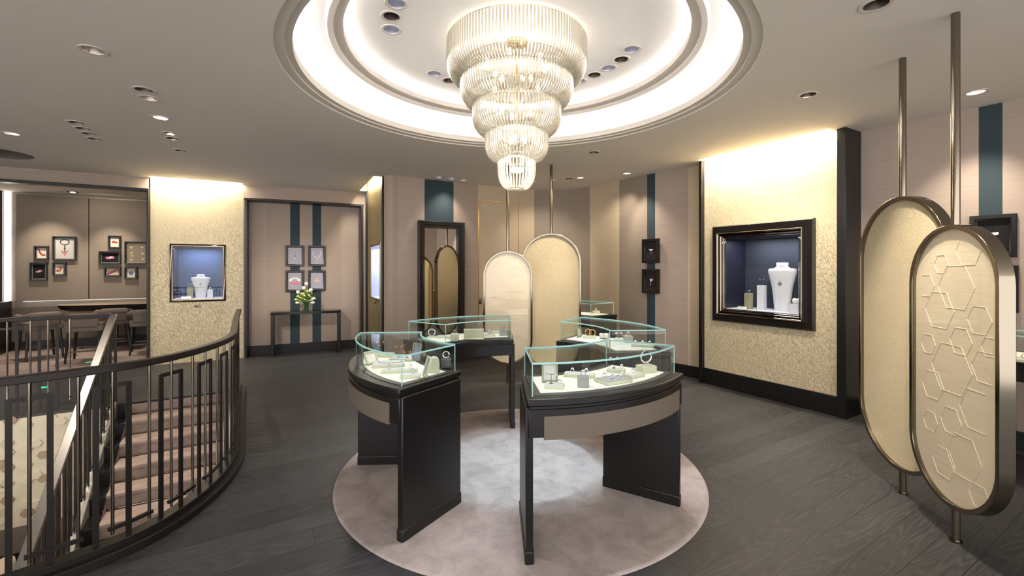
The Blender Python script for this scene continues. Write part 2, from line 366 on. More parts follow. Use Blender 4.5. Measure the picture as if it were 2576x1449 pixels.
def spline(pts, k=8):
    P = [Vector(p) for p in pts]; P = [P[0]*2-P[1]]+P+[P[-1]*2-P[-2]]; out = []
    for i in range(1, len(P)-2):
        for j in range(k):
            t = j/k; a, b_, c, d = P[i-1], P[i], P[i+1], P[i+2]
            out.append(.5*((2*b_)+(c-a)*t+(2*a-5*b_+4*c-d)*t*t+(3*b_-a-3*c+d)*t**3))
    out.append(P[-2]); return out

# ---------------- structure: ceiling ----------------
RING = 1.735
def hole(cx, cy, r, n=24): return [Vector((cx+r*cos(2*pi*i/n), cy+r*sin(2*pi*i/n), 0)) for i in range(n)]
def cpt(px, py, z=CEIL): Y = (z-EYE)*F/(HY-py); return Vector(((px-HX)/F*Y, Y))
DL = [  # (px, py, tint, label)
 (234, 126, 'w', 'large recessed downlight alone on the left ceiling, nearest the camera there'),
 (362, 226, 'd', 'dark recessed downlight, farther left of the touching pair above the stairs'),
 (376, 247, 'w', 'recessed downlight with a bright lower rim, lower of the touching pair above the stairs'),
 (404, 296, 'b', 'bright white recessed downlight alone between the two pairs left of the chandelier'),
 (192, 308, 'd', 'recessed downlight, uppermost in the diagonal row of four dark ones at left'),
 (209, 323, 'd', 'recessed downlight, second from the top in the diagonal row of four at left'),
 (224, 336, 'd', 'recessed downlight, third from the top in the diagonal row of four at left'),
 (239, 349, 'd', 'recessed downlight, lowest in the diagonal row of four at left'),
 (30, 336, 'b', 'pale recessed downlight at the far left beside the dark round recess'),
 (427, 335, 'd', 'recessed downlight, upper of the pair in front of the textured accent wall at left'),
 (435, 348, 'd', 'recessed downlight, lower of the pair in front of the textured accent wall at left'),
 (454, 378, 'd', 'small recessed downlight nearest the textured accent wall at left'),
 (2204, 11, 'd', 'large dark recessed downlight at the top edge beside the nickel poles'),
 (2033, 238, 'd', 'dark recessed downlight alone between the round cove and the nickel poles'),
 (2455, 232, 'b', 'bright recessed downlight right of both nickel poles'),
 (1494, 383, 'd', 'dark recessed downlight just right of the chandelier below the round cove'),
 (1577, 436, 'b', 'bright recessed downlight by the curved striped wall'),
 (1104, 446, 'c', 'recessed downlight, leftmost of the three over the tall mirror'),
 (1136, 449, 'c', 'recessed downlight, middle of the three over the tall mirror'),
 (1166, 453, 'c', 'recessed downlight, rightmost of the three over the tall mirror'),
 (1343, 455, 'c', 'small recessed downlight just right of the chandelier tip'),
 (1390, 452.5, 'c', 'small recessed downlight beside the pole of the tall far screen'),
 (1431, 449, 'd', 'small dark recessed downlight right of the far screen pole'),
 (1460, 447, 'b', 'small pale recessed downlight right of the far screen pole')]
dpos = [cpt(a[0], a[1]) for a in DL]
slots = []
def slot(P, Qq, n_, wd=.16):
    a, b_ = P+n_*.0, Qq+n_*.0; slots.append([Vector((p.x, p.y, 0)) for p in (a, b_, b_+n_*wd, a+n_*wd)])
slot(W1+(W2-W1)*.02, W2, nA); slot(RA+(RB-RA)*.02, RA+(RB-RA)*.965, nR); slot(W3+(G1-W3)*.12, W3+(G1-W3)*.97, nG)
outer = [Vector((-12.5, -3.2, 0)), Vector((6.5, -3.2, 0)), Vector((6.5, 12.6, 0)), Vector((-12.5, 12.6, 0))]
RC = cpt(-12, 385)
def sheet(mb, outer, holes, z, mi=0):
    lists = [outer]+holes; tri = tessellate_polygon(lists); flat = [p for l in lists for p in l]
    fs = []
    for t in tri:
        a, b_, c = [flat[i] for i in t]; cr_ = (b_-a).cross(c-a).z
        fs.append(t if cr_ < 0 else (t[0], t[2], t[1]))
    mb.add([(p.x, p.y, z) for p in flat], fs, mi)
mb = MB(); sheet(mb, outer, [hole(CX, CY, 1.853, 96), hole(RC.x, RC.y, .36, 40)]+[hole(p.x, p.y, .062) for p in dpos]+slots, CEIL)
struct(mb.build('ceiling', ceilm, smooth=False))
mb = MB()
mb.lathe([(1.853, 3.19), (1.853, 3.204), (1.785, 3.204), (1.785, 3.218), (1.735, 3.218), (1.735, 3.275), (1.78, 3.285), (1.98, 3.285)], 128, (CX, CY, 0))
struct(mb.build('trim_1', mat('cove_moulding', (214, 206, 194), .75), ang=30))
mb = MB(); mb.lathe([(1.98, 3.28), (1.98, 3.47), (1.51, 3.47), (1.51, 3.47)], 128, (CX, CY, 0))
mb.lathe([(1.62, 3.50), (1.62, 3.60), (0.0, 3.60)], 128, (CX, CY, 0))
mb2 = MB(); sheetpts = None
struct(MB().lathe([(1.98, 3.28), (1.98, 3.47), (1.52, 3.47)], 128, (CX, CY, 0)).build('ceiling.001', whitec, ang=30))
ipos = [Vector((p.x, p.y)) for p in [cpt(a, b_, 3.60) for a, b_ in ((997, 8), (985, 41), (985, 74), (1093, 185), (1131, 202), (1456, 203), (1495, 188), (1531, 171), (1563, 149), (1588, 124))]]
mb = MB(); sheet(mb, hole(CX, CY, 1.62, 96), [hole(p.x, p.y, .062) for p in ipos], 3.60)
mb.lathe([(1.62, 3.50), (1.62, 3.60)], 96, (CX, CY, 0))
struct(mb.build('ceiling.002', whitec, smooth=False))
mb = MB(); mb.lathe([(1.53, 3.47), (1.51, 3.44), (1.47, 3.44), (1.47, 3.465), (1.43, 3.465), (1.40, 3.475), (1.40, 3.525), (1.62, 3.53)], 128, (CX, CY, 0))
struct(mb.build('trim_2', mat('inner_moulding', (214, 206, 196), .75), ang=30))
# cove light strips hidden in the troughs
o = MB().lathe([(1.59, 3.545), (1.56, 3.545)], 96, (CX, CY, 0)).build('cove_light_strip', emit('inner_cove_led', (250, 248, 255), 30)); tag(o, 'white strip light hidden in the inner trough round the white dome', 'strip light')
o = MB().lathe([(1.93, 3.30), (1.89, 3.30)], 96, (CX, CY, 0)).build('cove_light_strip', cove_e); tag(o, 'white strip light hidden in the outer trough of the round ceiling cove', 'strip light')
# plenum above the slots, round recess
for P, Qq, n_ in ((W1, W2, nA), (RA, RB, nR), (W3, G1, nG)):
    t = (Qq-P).normalized(); mb = MB()
    a, b_ = P-n_*.02-t*.03, Qq-n_*.02+t*.03; c, d = b_+n_*.24, a+n_*.24
    mb.add([(a.x, a.y, 3.45), (b_.x, b_.y, 3.45), (c.x, c.y, 3.45), (d.x, d.y, 3.45), (c.x, c.y, 3.191), (d.x, d.y, 3.191), (a.x, a.y, 3.19), (b_.x, b_.y, 3.19)], [(0, 1, 2, 3), (2, 4, 5, 3), (0, 3, 5, 6), (1, 7, 4, 2), (0, 6, 7, 1)])
    struct(mb.build('ceiling.003', whitec, smooth=False))
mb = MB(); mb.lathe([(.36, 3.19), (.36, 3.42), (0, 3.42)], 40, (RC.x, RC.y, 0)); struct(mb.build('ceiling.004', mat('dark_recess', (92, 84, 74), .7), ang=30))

def downlight(p, z, kind, label, group):
    root = empty('recessed_downlight', (p.x, p.y, z), 0, label, 'ceiling light', group)
    MB().lathe([(.062, .0), (.062, -.004), (.082, -.005), (.084, -.0005)], 28).build('trim_ring', mat('white_trim', (206, 198, 188), .5), root)
    cm_ = {'d': mat('dark_baffle', (92, 82, 74), .35, .6), 'w': mat('steel_baffle', (150, 140, 134), .25, .8), 'b': mat('bright_baffle', (225, 222, 222), .3, .3), 'c': mat('cool_baffle', (150, 150, 160), .25, .7)}[kind]
    rf_ = MB().lathe([(.062, -.002), (.05, .05), (.034, .085), (.034, .11)], 28).build('reflector', cm_, root)
    MB().lathe([(.034, .095), (.0, .095)], 20).build('lamp_lens', coolem if kind == 'c' else (lensm if kind in 'bw' else mat('dim_lens', (120, 110, 100), .3)), rf_)
for (a, p) in zip(DL, dpos): downlight(p, CEIL, a[2], a[3], 'recessed downlights in the flat ceiling')
ilab = ['nearest of the three cool downlights left of the chandelier', 'dark middle downlight of the three left of the chandelier', 'farthest of the three cool downlights left of the chandelier',
 'cool downlight in the white dome, left one of the pair behind the chandelier at left', 'dark downlight in the white dome, right one of the pair behind the chandelier at left',
 'downlight in the white dome touching the right side of the chandelier', 'dark downlight second outward from the chandelier in the right arc of the dome', 'cool downlight in the middle of the right arc of five in the dome',
 'dark downlight second from the outer end of the right arc in the dome', 'cool downlight at the outer end of the right arc in the dome']
for i, p in enumerate(ipos): downlight(p, 3.60, 'cdccdcdcdc'[i], ilab[i], 'recessed downlights in the white dome')

# ---------------- structure: walls ----------------
def wallseg(mb, P, Qq, z0, z1, mi=0, back=None):
    mb.add([(P.x, P.y, z0), (Qq.x, Qq.y, z0), (Qq.x, Qq.y, z1), (P.x, P.y, z1)], [(0, 1, 2, 3)], mi)
def striped(mb, P, Qq, bounds, mids, z0, z1, holes=None):
    D = Qq-P; pts = [P]+[hit(b_, P, D) for b_ in bounds]+[Qq]
    for i in range(len(pts)-1): wallseg(mb, pts[i], pts[i+1], z0, z1, mids[i])
def basebd(name, pts, h=.16, t=.02, z=0):
    mb = MB(); path = [(p[0], p[1], z+h) for p in pts]; mb.sweep(path, t, h, 0, t/2); return struct(mb.build(name, baseb, bevel=.003))
# front wall left of and above the bar opening
D = (W2-W1).normalized()
wallm = [taupe, rose, beige, grey_f, teal, crack]
mb = MB()
wallseg(mb, W0, W1, 2.99, CEIL, 0)
struct(mb.build('wall_bar_header', [taupe], smooth=False))
tmb = MB()
hb = [(W0.x, W0.y, 2.995), (W1.x, W1.y, 2.995)]; tmb.sweep(hb, .16, .045, 0, .0)
tmb.box((W1.x-.0, W1.y+.0, 1.4975), (.03, .16, 2.995), math.atan2(D.y, D.x)); struct(tmb.build('trim_3', darkwood, bevel=.004))
# textured accent wall with its niche
def niche_wall(name, P, Qq, x0, x1, y0, y1, mats_, z1=3.45):
    D = Qq-P; a, b_ = hit(x0, P, D), hit(x1, P, D); za = (zat(y0[0], a.y)+zat(y0[1], b_.y))/2; zb = (zat(y1[0], a.y)+zat(y1[1], b_.y))/2
    mb = MB(); wallseg(mb, P, a, 0, z1); wallseg(mb, b_, Qq, 0, z1); wallseg(mb, a, b_, 0, zb); wallseg(mb, a, b_, za, z1)
    return struct(mb.build(name, mats_, smooth=False)), a, b_, za, zb
_, na, nb, nzt, nzb = niche_wall('wall_textured_left', W1+D*.02, W2, 436, 560, (621, 622), (754, 749), [crack])
# alcove wall
D2 = (W3-W2).normalized(); n2_ = nrm(D2)
f0, f1 = hit(622, W2, D2), hit(908, W2, D2); AZ = 2.91; dep = .27
mb = MB(); wallseg(mb, W2, f0, 0, CEIL, 0); wallseg(mb, f0, f1, AZ, CEIL, 0); wallseg(mb, f1, W3, 0, CEIL, 0)
b0, b1 = f0-n2_*dep, f1-n2_*dep
wallseg(mb, f0, b0, 0, AZ, 4); wallseg(mb, b1, f1, 0, AZ, 4); mb.add([(f0.x, f0.y, AZ), (f1.x, f1.y, AZ), (b1.x, b1.y, AZ), (b0.x, b0.y, AZ)], [(0, 1, 2, 3)], 4)
striped(mb, b0, b1, [672, 730, 754, 786, 808, 859], [1, 3, 5, 3, 5, 3, 1], 0, AZ)
struct(mb.build('wall_alcove', [rose, rose, beige, taupe, darkwood, teal], smooth=False))
tmb = MB(); a = f0+n2_*.0; T_ = .05
ang = math.atan2(D2.y, D2.x); L_ = (f1-f0).length; mid = (f0+f1)/2+n2_*.01
tmb.box((mid.x, mid.y, AZ+.02), (L_+.1, .06, .04), ang)
for p in (f0-D2*.02, f1+D2*.02): tmb.box((p.x+n2_.x*.01, p.y+n2_.y*.01, AZ/2), (.045, .06, AZ), ang)
struct(tmb.build('trim_4', darkwood, bevel=.004))
basebd('baseboard_alcove', [b0+n2_*.001, b1+n2_*.001], .17)
# gold return wall with lit niche
_, ga, gb, gzt, gzb = niche_wall('wall_gold_return', W3, G1, 934, 957, (620, 617), (752, 748), [brassw])
mb = MB(); DG = (G1-W3).normalized(); aG = math.atan2(DG.y, DG.x)
p = G1-DG*.02+nG*.012; mb.box((p.x, p.y, 1.6), (.05, .03, 3.2), aG)
p = hit(924, W3, DG)+nG*.012; mb.box((p.x, p.y, 1.6), (.10, .03, 3.2), aG); struct(mb.build('trim_5', darkwood, bevel=.003))
p = hit(918.5, W3, DG)+nG*.02; mb = MB(); mb.box((p.x, p.y, 1.6), (.05, .03, 3.2), aG); struct(mb.build('trim_6', satin))
# long back wall (mirror wall, curve, right run)
bw = [(-2.15, 7.47), (-2.12, 7.39), (-2.05, 7.355), (-1.97, 7.37), (-1.9, 7.43)]
curve = spline([(-1.9, 7.43), (-1.27, 7.81), (-.637, 8.2), (.05, 8.57), (.5, 8.76), (1.04, 8.71), (1.49, 8.38), (1.88, 7.83), (2.22, 7.32), (2.62, 6.9), (Q0.x, Q0.y)], 8)
bpts = [Vector(p) for p in bw[:-1]]+curve
bnd = [(1000, 1), (1068, 1), (1141, 4), (1202, 0), (1344, 2), (1484, 3), (1558, 2), (1628, 3), (1648, 4), (1731, 1), (9999, 2)]
mb = MB(); cuts = []
def pxof(p): return HX+F*p[0]/p[1]
seq = []
for i in range(len(bpts)-1):
    a, b_ = bpts[i], bpts[i+1]; seq.append(a)
    for c_, _m in bnd:
        if pxof(a)+.01 < c_ < pxof(b_)-.01: seq.append(hit(c_, a, b_-a))
seq.append(bpts[-1])
for i in range(len(seq)-1):
    xm = (pxof(seq[i])+pxof(seq[i+1]))/2; mi = next(m_ for c_, m_ in bnd if xm < c_)
    wallseg(mb, seq[i], seq[i+1], 0, CEIL, mi)
struct(mb.build('wall_back', [taupe, rose, beige, grey_f, teal], ang=25))
basebd('baseboard_back', bpts[3:], .17)
# right wall
DQ = Q1-Q0; QS = hit(2120, Q0, DQ); mb = MB(); striped(mb, QS, Q1, [2462, 2522], [1, 4, 1], 0, CEIL); struct(mb.build('wall_right', [taupe, rose, beige, grey_f, teal], smooth=False))
basebd('baseboard_right', [QS, Q1], .17)
# accent wall right, a thick pier with niche
_, ra, rb, rzt, rzb = niche_wall('wall_textured_right', RA, RB, 1826, 2012, (600, 590), (776, 792), [crack])
DR = (RB-RA).normalized(); aR = math.atan2(DR.y, DR.x)
mb = MB(); back = RB-nR*.5; wallseg(mb, RB, back, 0, 3.2); back2 = RA-nR*.3; wallseg(mb, back2, RA, 0, 3.2); struct(mb.build('wall_pier_side', [taupe], smooth=False))
mb = MB()
p = RA-DR*.01+nR*.015; mb.box((p.x, p.y, 1.6), (.05, .09, 3.2), aR)
p = RB+DR*.035+nR*.0; mb.box((p.x, p.y, 1.6), (.09, .12, 3.2), aR)
p = RB+DR*.06-nR*.17; mb.box((p.x, p.y, 1.6), (.04, .36, 3.2), aR); struct(mb.build('trim_7', darkwood, bevel=.004))
m_ = RA; mb = MB(); mb.sweep([(RA.x, RA.y, .22), (RB.x, RB.y, .22)], .03, .22, 0, .012 if nrm(RB-RA).dot(nR) > 0 else -.012); struct(mb.build('baseboard_textured', baseb, bevel=.003))
# unseen side walls, the left one cuts ambient light; rear left open
mb = MB(); wallseg(mb, Q1, Vector((5.6, .5)), 0, CEIL); wallseg(mb, Vector((-9.6, 1)), W0, 0, CEIL); struct(mb.build('wall_unseen_sides', [taupe], smooth=False))
# bar room
DB = E1; L0 = B0-E1*3.2; L1 = B0+E1*3.6; nB = nrm(DB)
mb = MB(); wallseg(mb, L0, L1, .0, CEIL, 0)
px = lambda x: hit(x, B0, DB)
q = L0+nB*4.5; wallseg(mb, q, L0, 0, CEIL, 1); q2 = L1+nB*2.4; wallseg(mb, L1, q2, 0, CEIL, 1)
struct(mb.build('wall_bar', [silverleaf, taupe], smooth=False))
mb = MB()
a, b_ = px(-40)+nB*.05, px(11)+nB*.05; mb.sweep([(a.x, a.y, CEIL), (b_.x, b_.y, CEIL)], .1, CEIL)
struct(mb.build('wall_bar_side', mat('ribbed_dark_wall', (56, 50, 46), .6, 0, bump=((60, 60, 6), .8, .01))))
a, b_ = px(12)+nB*.01, px(27)+nB*.01; o = MB().sweep([(a.x, a.y, 3.18), (b_.x, b_.y, 3.18)], .012, 2.2).build('wall_light', strip_e); tag(o, 'tall glowing white light strip on the far left wall beside the fabric panels', 'wall light')
for i, (xa, xb) in enumerate(((45, 225), (227.5, 420))):
    a, b_ = px(xa)+nB*.06, px(xb)+nB*.06; mb = MB(); mb.sweep([(a.x, a.y, 3.14), (b_.x, b_.y, 3.14)], .05, 3.14-.99)
    struct(mb.build('wall_panel', grey_f, bevel=.004))
a, b_ = px(60)+nB*.03, px(420)+nB*.03
o = MB().sweep([(a.x, a.y, .985), (b_.x, b_.y, .985)], .02, .012).build('ledge_light', emit('soft_led', (255, 244, 228), .3)); tag(o, 'thin strip light hidden behind the bottom edge of the fabric wall panels', 'strip light')
mb = MB(); mb.sweep([((px(27)+nB*.0).x, (px(27)+nB*.0).y, .86), (L1.x, L1.y, .86)], .10, .86, 0, .05); struct(mb.build('wall_bar_wainscot', fab('wainscot', (120, 108, 98), (112, 100, 90))))
mb = MB(); mb.sweep([(L0.x, L0.y, .18), (L1.x, L1.y, .18)], .02, .18, 0, .115); struct(mb.build('baseboard_bar', baseb))
mb = MB(); mb.prism([(p.x, p.y) for p in (W0, W1, L1+E1*.2+nB*.2, L1, L0, L0+nB*4)], -.02, .006); 
struct(mb.build('floor_carpet', barcarp, smooth=False))
area((-8.4, 9.0, 3.1), (-8.7, 9.8, 1.2), .5, .5, 2, (1, .88, .72))

# ---------------- floor with stairwell ----------------
rc = spline([(-4.4, 1.15), (-3.6, 1.5), (-3.0, 1.88), (-2.576, 2.24), (-2.29, 2.57), (-2.19, 2.88), (-2.215, 3.3), (-2.36, 3.75), (-2.66, 4.27), (-3.17, 5.12), (-3.71, 6.05)], 10)
T0 = Vector((-4.695, 5.48)); TL = T0-E1*.2; TR = T0+E1*1.15; TF = TL-E1*3.4
rin = [Vector((p.x, p.y, 0)) for p in rc]
holep = rin+[Vector((TR.x, TR.y, 0)), Vector((TL.x, TL.y, 0)), Vector((TF.x, TF.y, 0)), Vector((-6.9, 2.0, 0)), Vector((-6.0, .9, 0))]
mb = MB(); lists = [[Vector((-12, -3.1, 0)), Vector((6, -3.1, 0)), Vector((6, 11.5, 0)), Vector((-12, 11.5, 0))], holep]
tri = tessellate_polygon(lists); flat = lists[0]+lists[1]; fs = []
for t in tri:
    a, b_, c = [flat[i] for i in t]; fs.append(t if (b_-a).cross(c-a).z > 0 else (t[0], t[2], t[1]))
mb.add([(p.x, p.y, 0) for p in flat], fs); struct(mb.build('floor', floorm, smooth=False))
mb = MB()
hp = holep+[holep[0]]
for i in range(len(hp)-1):
    far_ = (Vector((hp[i].x, hp[i].y))-Vector((TL.x, TL.y))).length < .01; zz = -.03 if far_ else (-1.98 if i > len(rin)+1 else -.32)
    mb.add([(hp[i].x, hp[i].y, 0), (hp[i+1].x, hp[i+1].y, 0), (hp[i+1].x, hp[i+1].y, zz), (hp[i].x, hp[i].y, zz)], [(0, 1, 2, 3)])
struct(mb.build('trim_8', darkwood, smooth=False))
# lower level
LZ = -1.98
HP = TF+Vector((0, 0)); 
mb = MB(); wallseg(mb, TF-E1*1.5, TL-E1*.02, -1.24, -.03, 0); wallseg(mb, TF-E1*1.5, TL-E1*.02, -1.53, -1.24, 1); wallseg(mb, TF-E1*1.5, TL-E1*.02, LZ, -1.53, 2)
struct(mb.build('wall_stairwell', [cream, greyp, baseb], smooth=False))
mb = MB(); a = TR+E1*.02; wallseg(mb, a, a+DD*6.5, LZ, -.02, 0); struct(mb.build('wall_stairwell_right', [mat('stair_wall', (150, 136, 120), .7)], smooth=False))
mb = MB(); mb.box((-4.5, 2.5, LZ-.05), (12, 10, .1)); struct(mb.build('floor_lower', greyfl, smooth=False))

# staircase
st = empty('staircase', (T0.x, T0.y, 0), math.atan2(E1.y, E1.x), 'straight stair with black stone steps and rose carpet runner going down by the curved railing', 'staircase')
RI, TRD, NS = .165, .28, 12
runner = MB()
for k in range(1, NS+1):
    MB().box((.485, -(k-.5)*TRD-.01, -RI*k-.12), (1.32, TRD+.02, .24)).build('step', blackst, st, bevel=.006)
    y0, y1, z = -(k-1)*TRD, -k*TRD-.02, -RI*k
    prof = [(y0, z+RI-.03), (y0-.002, z+.012), (y1+.01, z+.014), (y1-.012, z+.004), (y1-.014, z-.03)]
    prof2 = [(y0-.012, z+RI-.03), (y0-.014, z+.012)]
    vs = []; 
    pr = [(y0-.022, z+RI-.02), (y0-.022, z+.016), (y1+.012, z+.018), (y1-.008, z+.006), (y1-.012, z-.02)]
    for x in (0.0, 1.06): vs += [(x, p[0], p[1]) for p in pr]
    n_ = len(pr); runner.add(vs, [(i, i+1, n_+i+1, n_+i) for i in range(n_-1)]+[tuple(range(n_)), tuple(range(2*n_-1, n_-1, -1))])
    MB().tube([(-.03, y0-.03, z+.03), (1.09, y0-.03, z+.03)], .007, 8).build('carpet_rod', chrome, st)
runner.build('carpet_runner', carpet, st, ang=50)
ug = MB(); slp = math.atan2(RI, TRD)
ug.add([(-.20, .02, .05), (-.13, .02, .05), (-.13, -NS*TRD, -NS*RI+.05), (-.20, -NS*TRD, -NS*RI+.05), (-.20, .02, -.28), (-.13, .02, -.28), (-.13, -NS*TRD, -NS*RI-.28), (-.20, -NS*TRD, -NS*RI-.28)], [(3, 2, 1, 0), (4, 5, 6, 7), (0, 1, 5, 4), (1, 2, 6, 5), (2, 3, 7, 6), (3, 0, 4, 7)])
ug.build('stringer', mat('stringer_stone', (168, 162, 152), .35), st, bevel=.004)

# railings
def railing(label, pts, top=1.1, unit=.325, start=.06, slope=False, plinth=True, end=None, hw=.055, hm=None):
    P = [Vector(p) for p in pts]; d = [0]
    for i in range(1, len(P)): d.append(d[-1]+(Vector((P[i].x, P[i].y))-Vector((P[i-1].x, P[i-1].y))).length)
    def at(s):
        s = max(0, min(d[-1], s))
        for i in range(1, len(P)):
            if s <= d[i]+1e-9: t = (s-d[i-1])/(d[i]-d[i-1]); return P[i-1].lerp(P[i], t)
    def tang(s): t = at(s+.02)-at(s-.02); return math.atan2(t.y, t.x)
    b0_ = P[0]; root = empty('railing', (b0_.x, b0_.y, 0), 0, label, 'railing'); O = Vector((b0_.x, b0_.y, 0))
    MB().sweep([p-O+Vector((0, 0, top)) for p in P], hw, .042).build('handrail', hm or railm, root, bevel=.004)
    if plinth:
        MB().sweep([p-O+Vector((0, 0, .05)) for p in P], .16, .05, 0, .0).sweep([p-O+Vector((0, 0, .085)) for p in P], .085, .04, 0, -.01).build('plinth', railm, root, bevel=.004)
    s = start; zb = .05 if plinth else .03
    while s+unit*.85 < (end or d[-1]):
        A, B_ = at(s)-O, at(s+.45*unit)-O; tA, tB = tang(s), tang(s+.45*unit)
        u = MB()
        for p, t in ((A, tA), (B_, tB)): u.box((p.x, p.y, p.z+(zb+.985)/2), (.026, .012, .985-zb), t)
        m_ = MB; u.sweep([A+Vector((0, 0, .99)), B_+Vector((0, 0, .99))], .012, .026); u.build('u_frame', railm, root)
        r1, r2 = at(s+.22*unit)-O, at(s+.78*unit)-O
        for p in (r1, r2): MB().tube([p+Vector((0, 0, .12)), p+Vector((0, 0, top-.04))], .0085, 10).build('rod', steel, root)
        t1, t2 = at(s+.16*unit)-O, at(s+.84*unit)-O
        MB().sweep([t1+Vector((0, 0, .165)), B_+Vector((0, 0, .165)), t2+Vector((0, 0, .165))], .02, .02).build('low_bar', railm, root)
        s += unit
    return root
railing('curved dark metal railing with bronze rods sweeping round the stairwell beside the oak floor', [(p.x, p.y, 0) for p in rc], start=.22, end=None)
p = TR
far = [(TL-E1*3.3), TL]
railing('straight dark railing across the far side of the stairwell in front of the bar', [(q_.x, q_.y, 0) for q_ in far], start=.1, plinth=False)
P0 = TL+E1*.04; n = 12; pts = []
for i in range(n+1): q_ = P0+DD*(TRD*NS*i/n); pts.append((q_.x, q_.y, -RI*NS*i/n))
railing('sloping stair railing with flat satin metal handrail on the left side of the steps', pts, top=1.1, start=.12, unit=.30, plinth=False, hw=.07, hm=satin)
o = empty('newel_post', (TL.x, TL.y, 0), 0, 'dark square newel posts at the top left of the stairs where two railings meet', 'post'); MB().box((0.0, 0, .54), (.03, .03, 1.08), .54).box((.05, .03, .54), (.025, .025, 1.06), .54).build('post', railm, o)

# hexagon reliefs on the stairwell wall
nH = nB; aH = math.atan2(E1.y, E1.x); group = 'hexagon relief tiles on the cream stairwell wall'
HEX = [(27, 1046, 't'), (65, 1058, 'c'), (128, 1041, 'c'), (153, 1048, 'c'), (17, 1104, 'g'), (19, 1127, 'c'), (65, 1118, 'c'), (90, 1104, 'c'), (111, 1132, 't'), (153, 1127, 'c'),
 (0, 1156, 't'), (19, 1165, 't'), (65, 1158, 'c'), (17, 1205, 'g'), (2, 1218, 'c'), (67, 1198, 'c'), (90, 1184, 'c'), (112, 1191, 't'), (19, 1246, 't'), (68, 1258, 'c'), (69, 1278, 't'), (2, 1280, 'g'), (2, 1298, 'c'), (92, 1256, 'c'), (186, 1090, 'g'), (182, 1180, 'c')]
band = lambda y: 'top' if y < 1075 else 'second' if y < 1140 else 'third' if y < 1180 else 'fourth' if y < 1225 else 'fifth' if y < 1265 else 'lowest'
for i, (hx, hy, c) in enumerate(HEX):
    p = hit(hx, TL, E1); z = zat(hy, p.y)-.05; nm = {'t': 'tan', 'c': 'cream', 'g': 'sage'}[c]
    T = Matrix.Rotation(aH, 4, 'Z') @ Matrix.Rotation(pi/2, 4, 'X')
    mb = MB(); mb.prism([(.06*cos(pi/3*j), .05*sin(pi/3*j)) for j in range(6)], 0, .018, 0, T)
    o = mb.build('hexagon_tile', {'t': tan_h, 'c': cream, 'g': green_h}[c], loc=(p.x, p.y, z), bevel=.003)
    row_ = [q_ for q_ in HEX if band(q_[1]) == band(hy) and q_[2] == c]; row_.sort(); k_ = row_.index((hx, hy, c))
    where = 'only one' if len(row_) == 1 else ('leftmost', 'second from left', 'third from left', 'fourth from left', 'fifth from left')[k_]
    tag(o, f'{nm} raised hexagon tile on the stairwell wall, {band(hy)} row, {where} of its colour', 'wall tile', group)
# ---------------- rug ----------------
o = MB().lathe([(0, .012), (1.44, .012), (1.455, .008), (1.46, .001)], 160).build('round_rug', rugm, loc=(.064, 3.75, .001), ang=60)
tag(o, 'large round mottled pale grey and rose rug, shade painted under the glass cases', 'rug')

# ---------------- display cases ----------------
def make_case(label, loc, rz):
    root = empty('display_case', loc, rz, label, 'display case', 'curved glass display cases in a ring'); c = (-1.05, 0); h = R(27)
    MB().arc(.75, 1.345, -h-.02, h+.02, .888, .93, c).build('deck', darkwood, root, bevel=.008)
    MB().arc(.77, 1.325, -h-.008, h+.008, .87, .89, c).build('shadow_gap', baseb, root)
    MB().arc(1.30, 1.335, -h-.015, h+.015, .715, .872, c).arc(.765, .79, -h-.01, h+.01, .76, .872, c).build('apron', darkwood, root, bevel=.005)
    MB().arc(1.325, 1.341, -h+.05, h-.05, .705, .835, c).build('fabric_panel', mat('taupe_leather', (104, 93, 82), .6), root)
    MB().arc(.80, 1.30, -h+.02, h-.02, .80, .87, c).build('underside', baseb, root)
    for s in (-1, 1):
        a = s*(h+.010); T = Matrix.Translation((c[0], 0, 0)) @ Matrix.Rotation(a, 4, 'Z')
        sp_ = MB().box((1.05, 0, .478), (.55, .042, .80), T=T).build('side_panel', darkwood, root, bevel=.006)
        MB().box((1.05, 0, .05), (.558, .052, .075), T=T).build('foot', darkwood, sp_, bevel=.008)
    MB().arc(.815, 1.275, -h+.012, h-.012, .93, .934, c).build('border', bordm, root)
    bd = MB()
    for i in range(3):
        a0 = -h+.045+i*(2*h-.09)/3; bd.arc(.86, 1.235, a0+.002, a0+(2*h-.09)/3-.002, .934, .9375, c, 10)
    bd.build('display_bed', bedm, root)
    r0, r1, a0, a1, z0, z1, t = .80, 1.29, -h+.005, h-.005, .931, 1.12, .008
    g = MB(); g.arc(r1-t, r1, a0, a1, z0, z1-t, c); g.arc(r0, r0+t, a0, a1, z0, z1-t, c); g.arc(r0, r1, a0, a1, z1-t, z1, c)
    for s in (a0+.003, a1-.003):
        T = Matrix.Translation((c[0], 0, 0)) @ Matrix.Rotation(s, 4, 'Z'); g.box(((r0+r1)/2, 0, (z0+z1)/2), (r1-r0-2*t, t, z1-z0-t), T=T)
    gc_ = g.build('glass_cover', glassm, root, smooth=True)
    e_ = MB(); w = .0036
    for r in (r0, r1):
        e_.arc(r-w, r+w, a0, a1, z1-.009, z1+.001, c)
        for s in (a0, a1): e_.tube([(c[0]+r*cos(s), r*sin(s), z0), (c[0]+r*cos(s), r*sin(s), z1)], .0035, 6)
    for s in (a0, a1):
        T = Matrix.Translation((c[0], 0, 0)) @ Matrix.Rotation(s, 4, 'Z'); e_.box(((r0+r1)/2, 0, z1-.005), (r1-r0, .006, .009), T=T)
    e_.build('glass_edge', edgem, gc_, smooth=False); return root
def cpos(a): return (KX+1.05*cos(R(a)), KY+1.05*sin(R(a)), 0)
case = make_case('front right curved glass display case with earrings, rings and a bracelet', cpos(-60), R(-60))
copy_tree(case, cpos(30), R(30), 'back right curved glass display case holding two gold bangles')
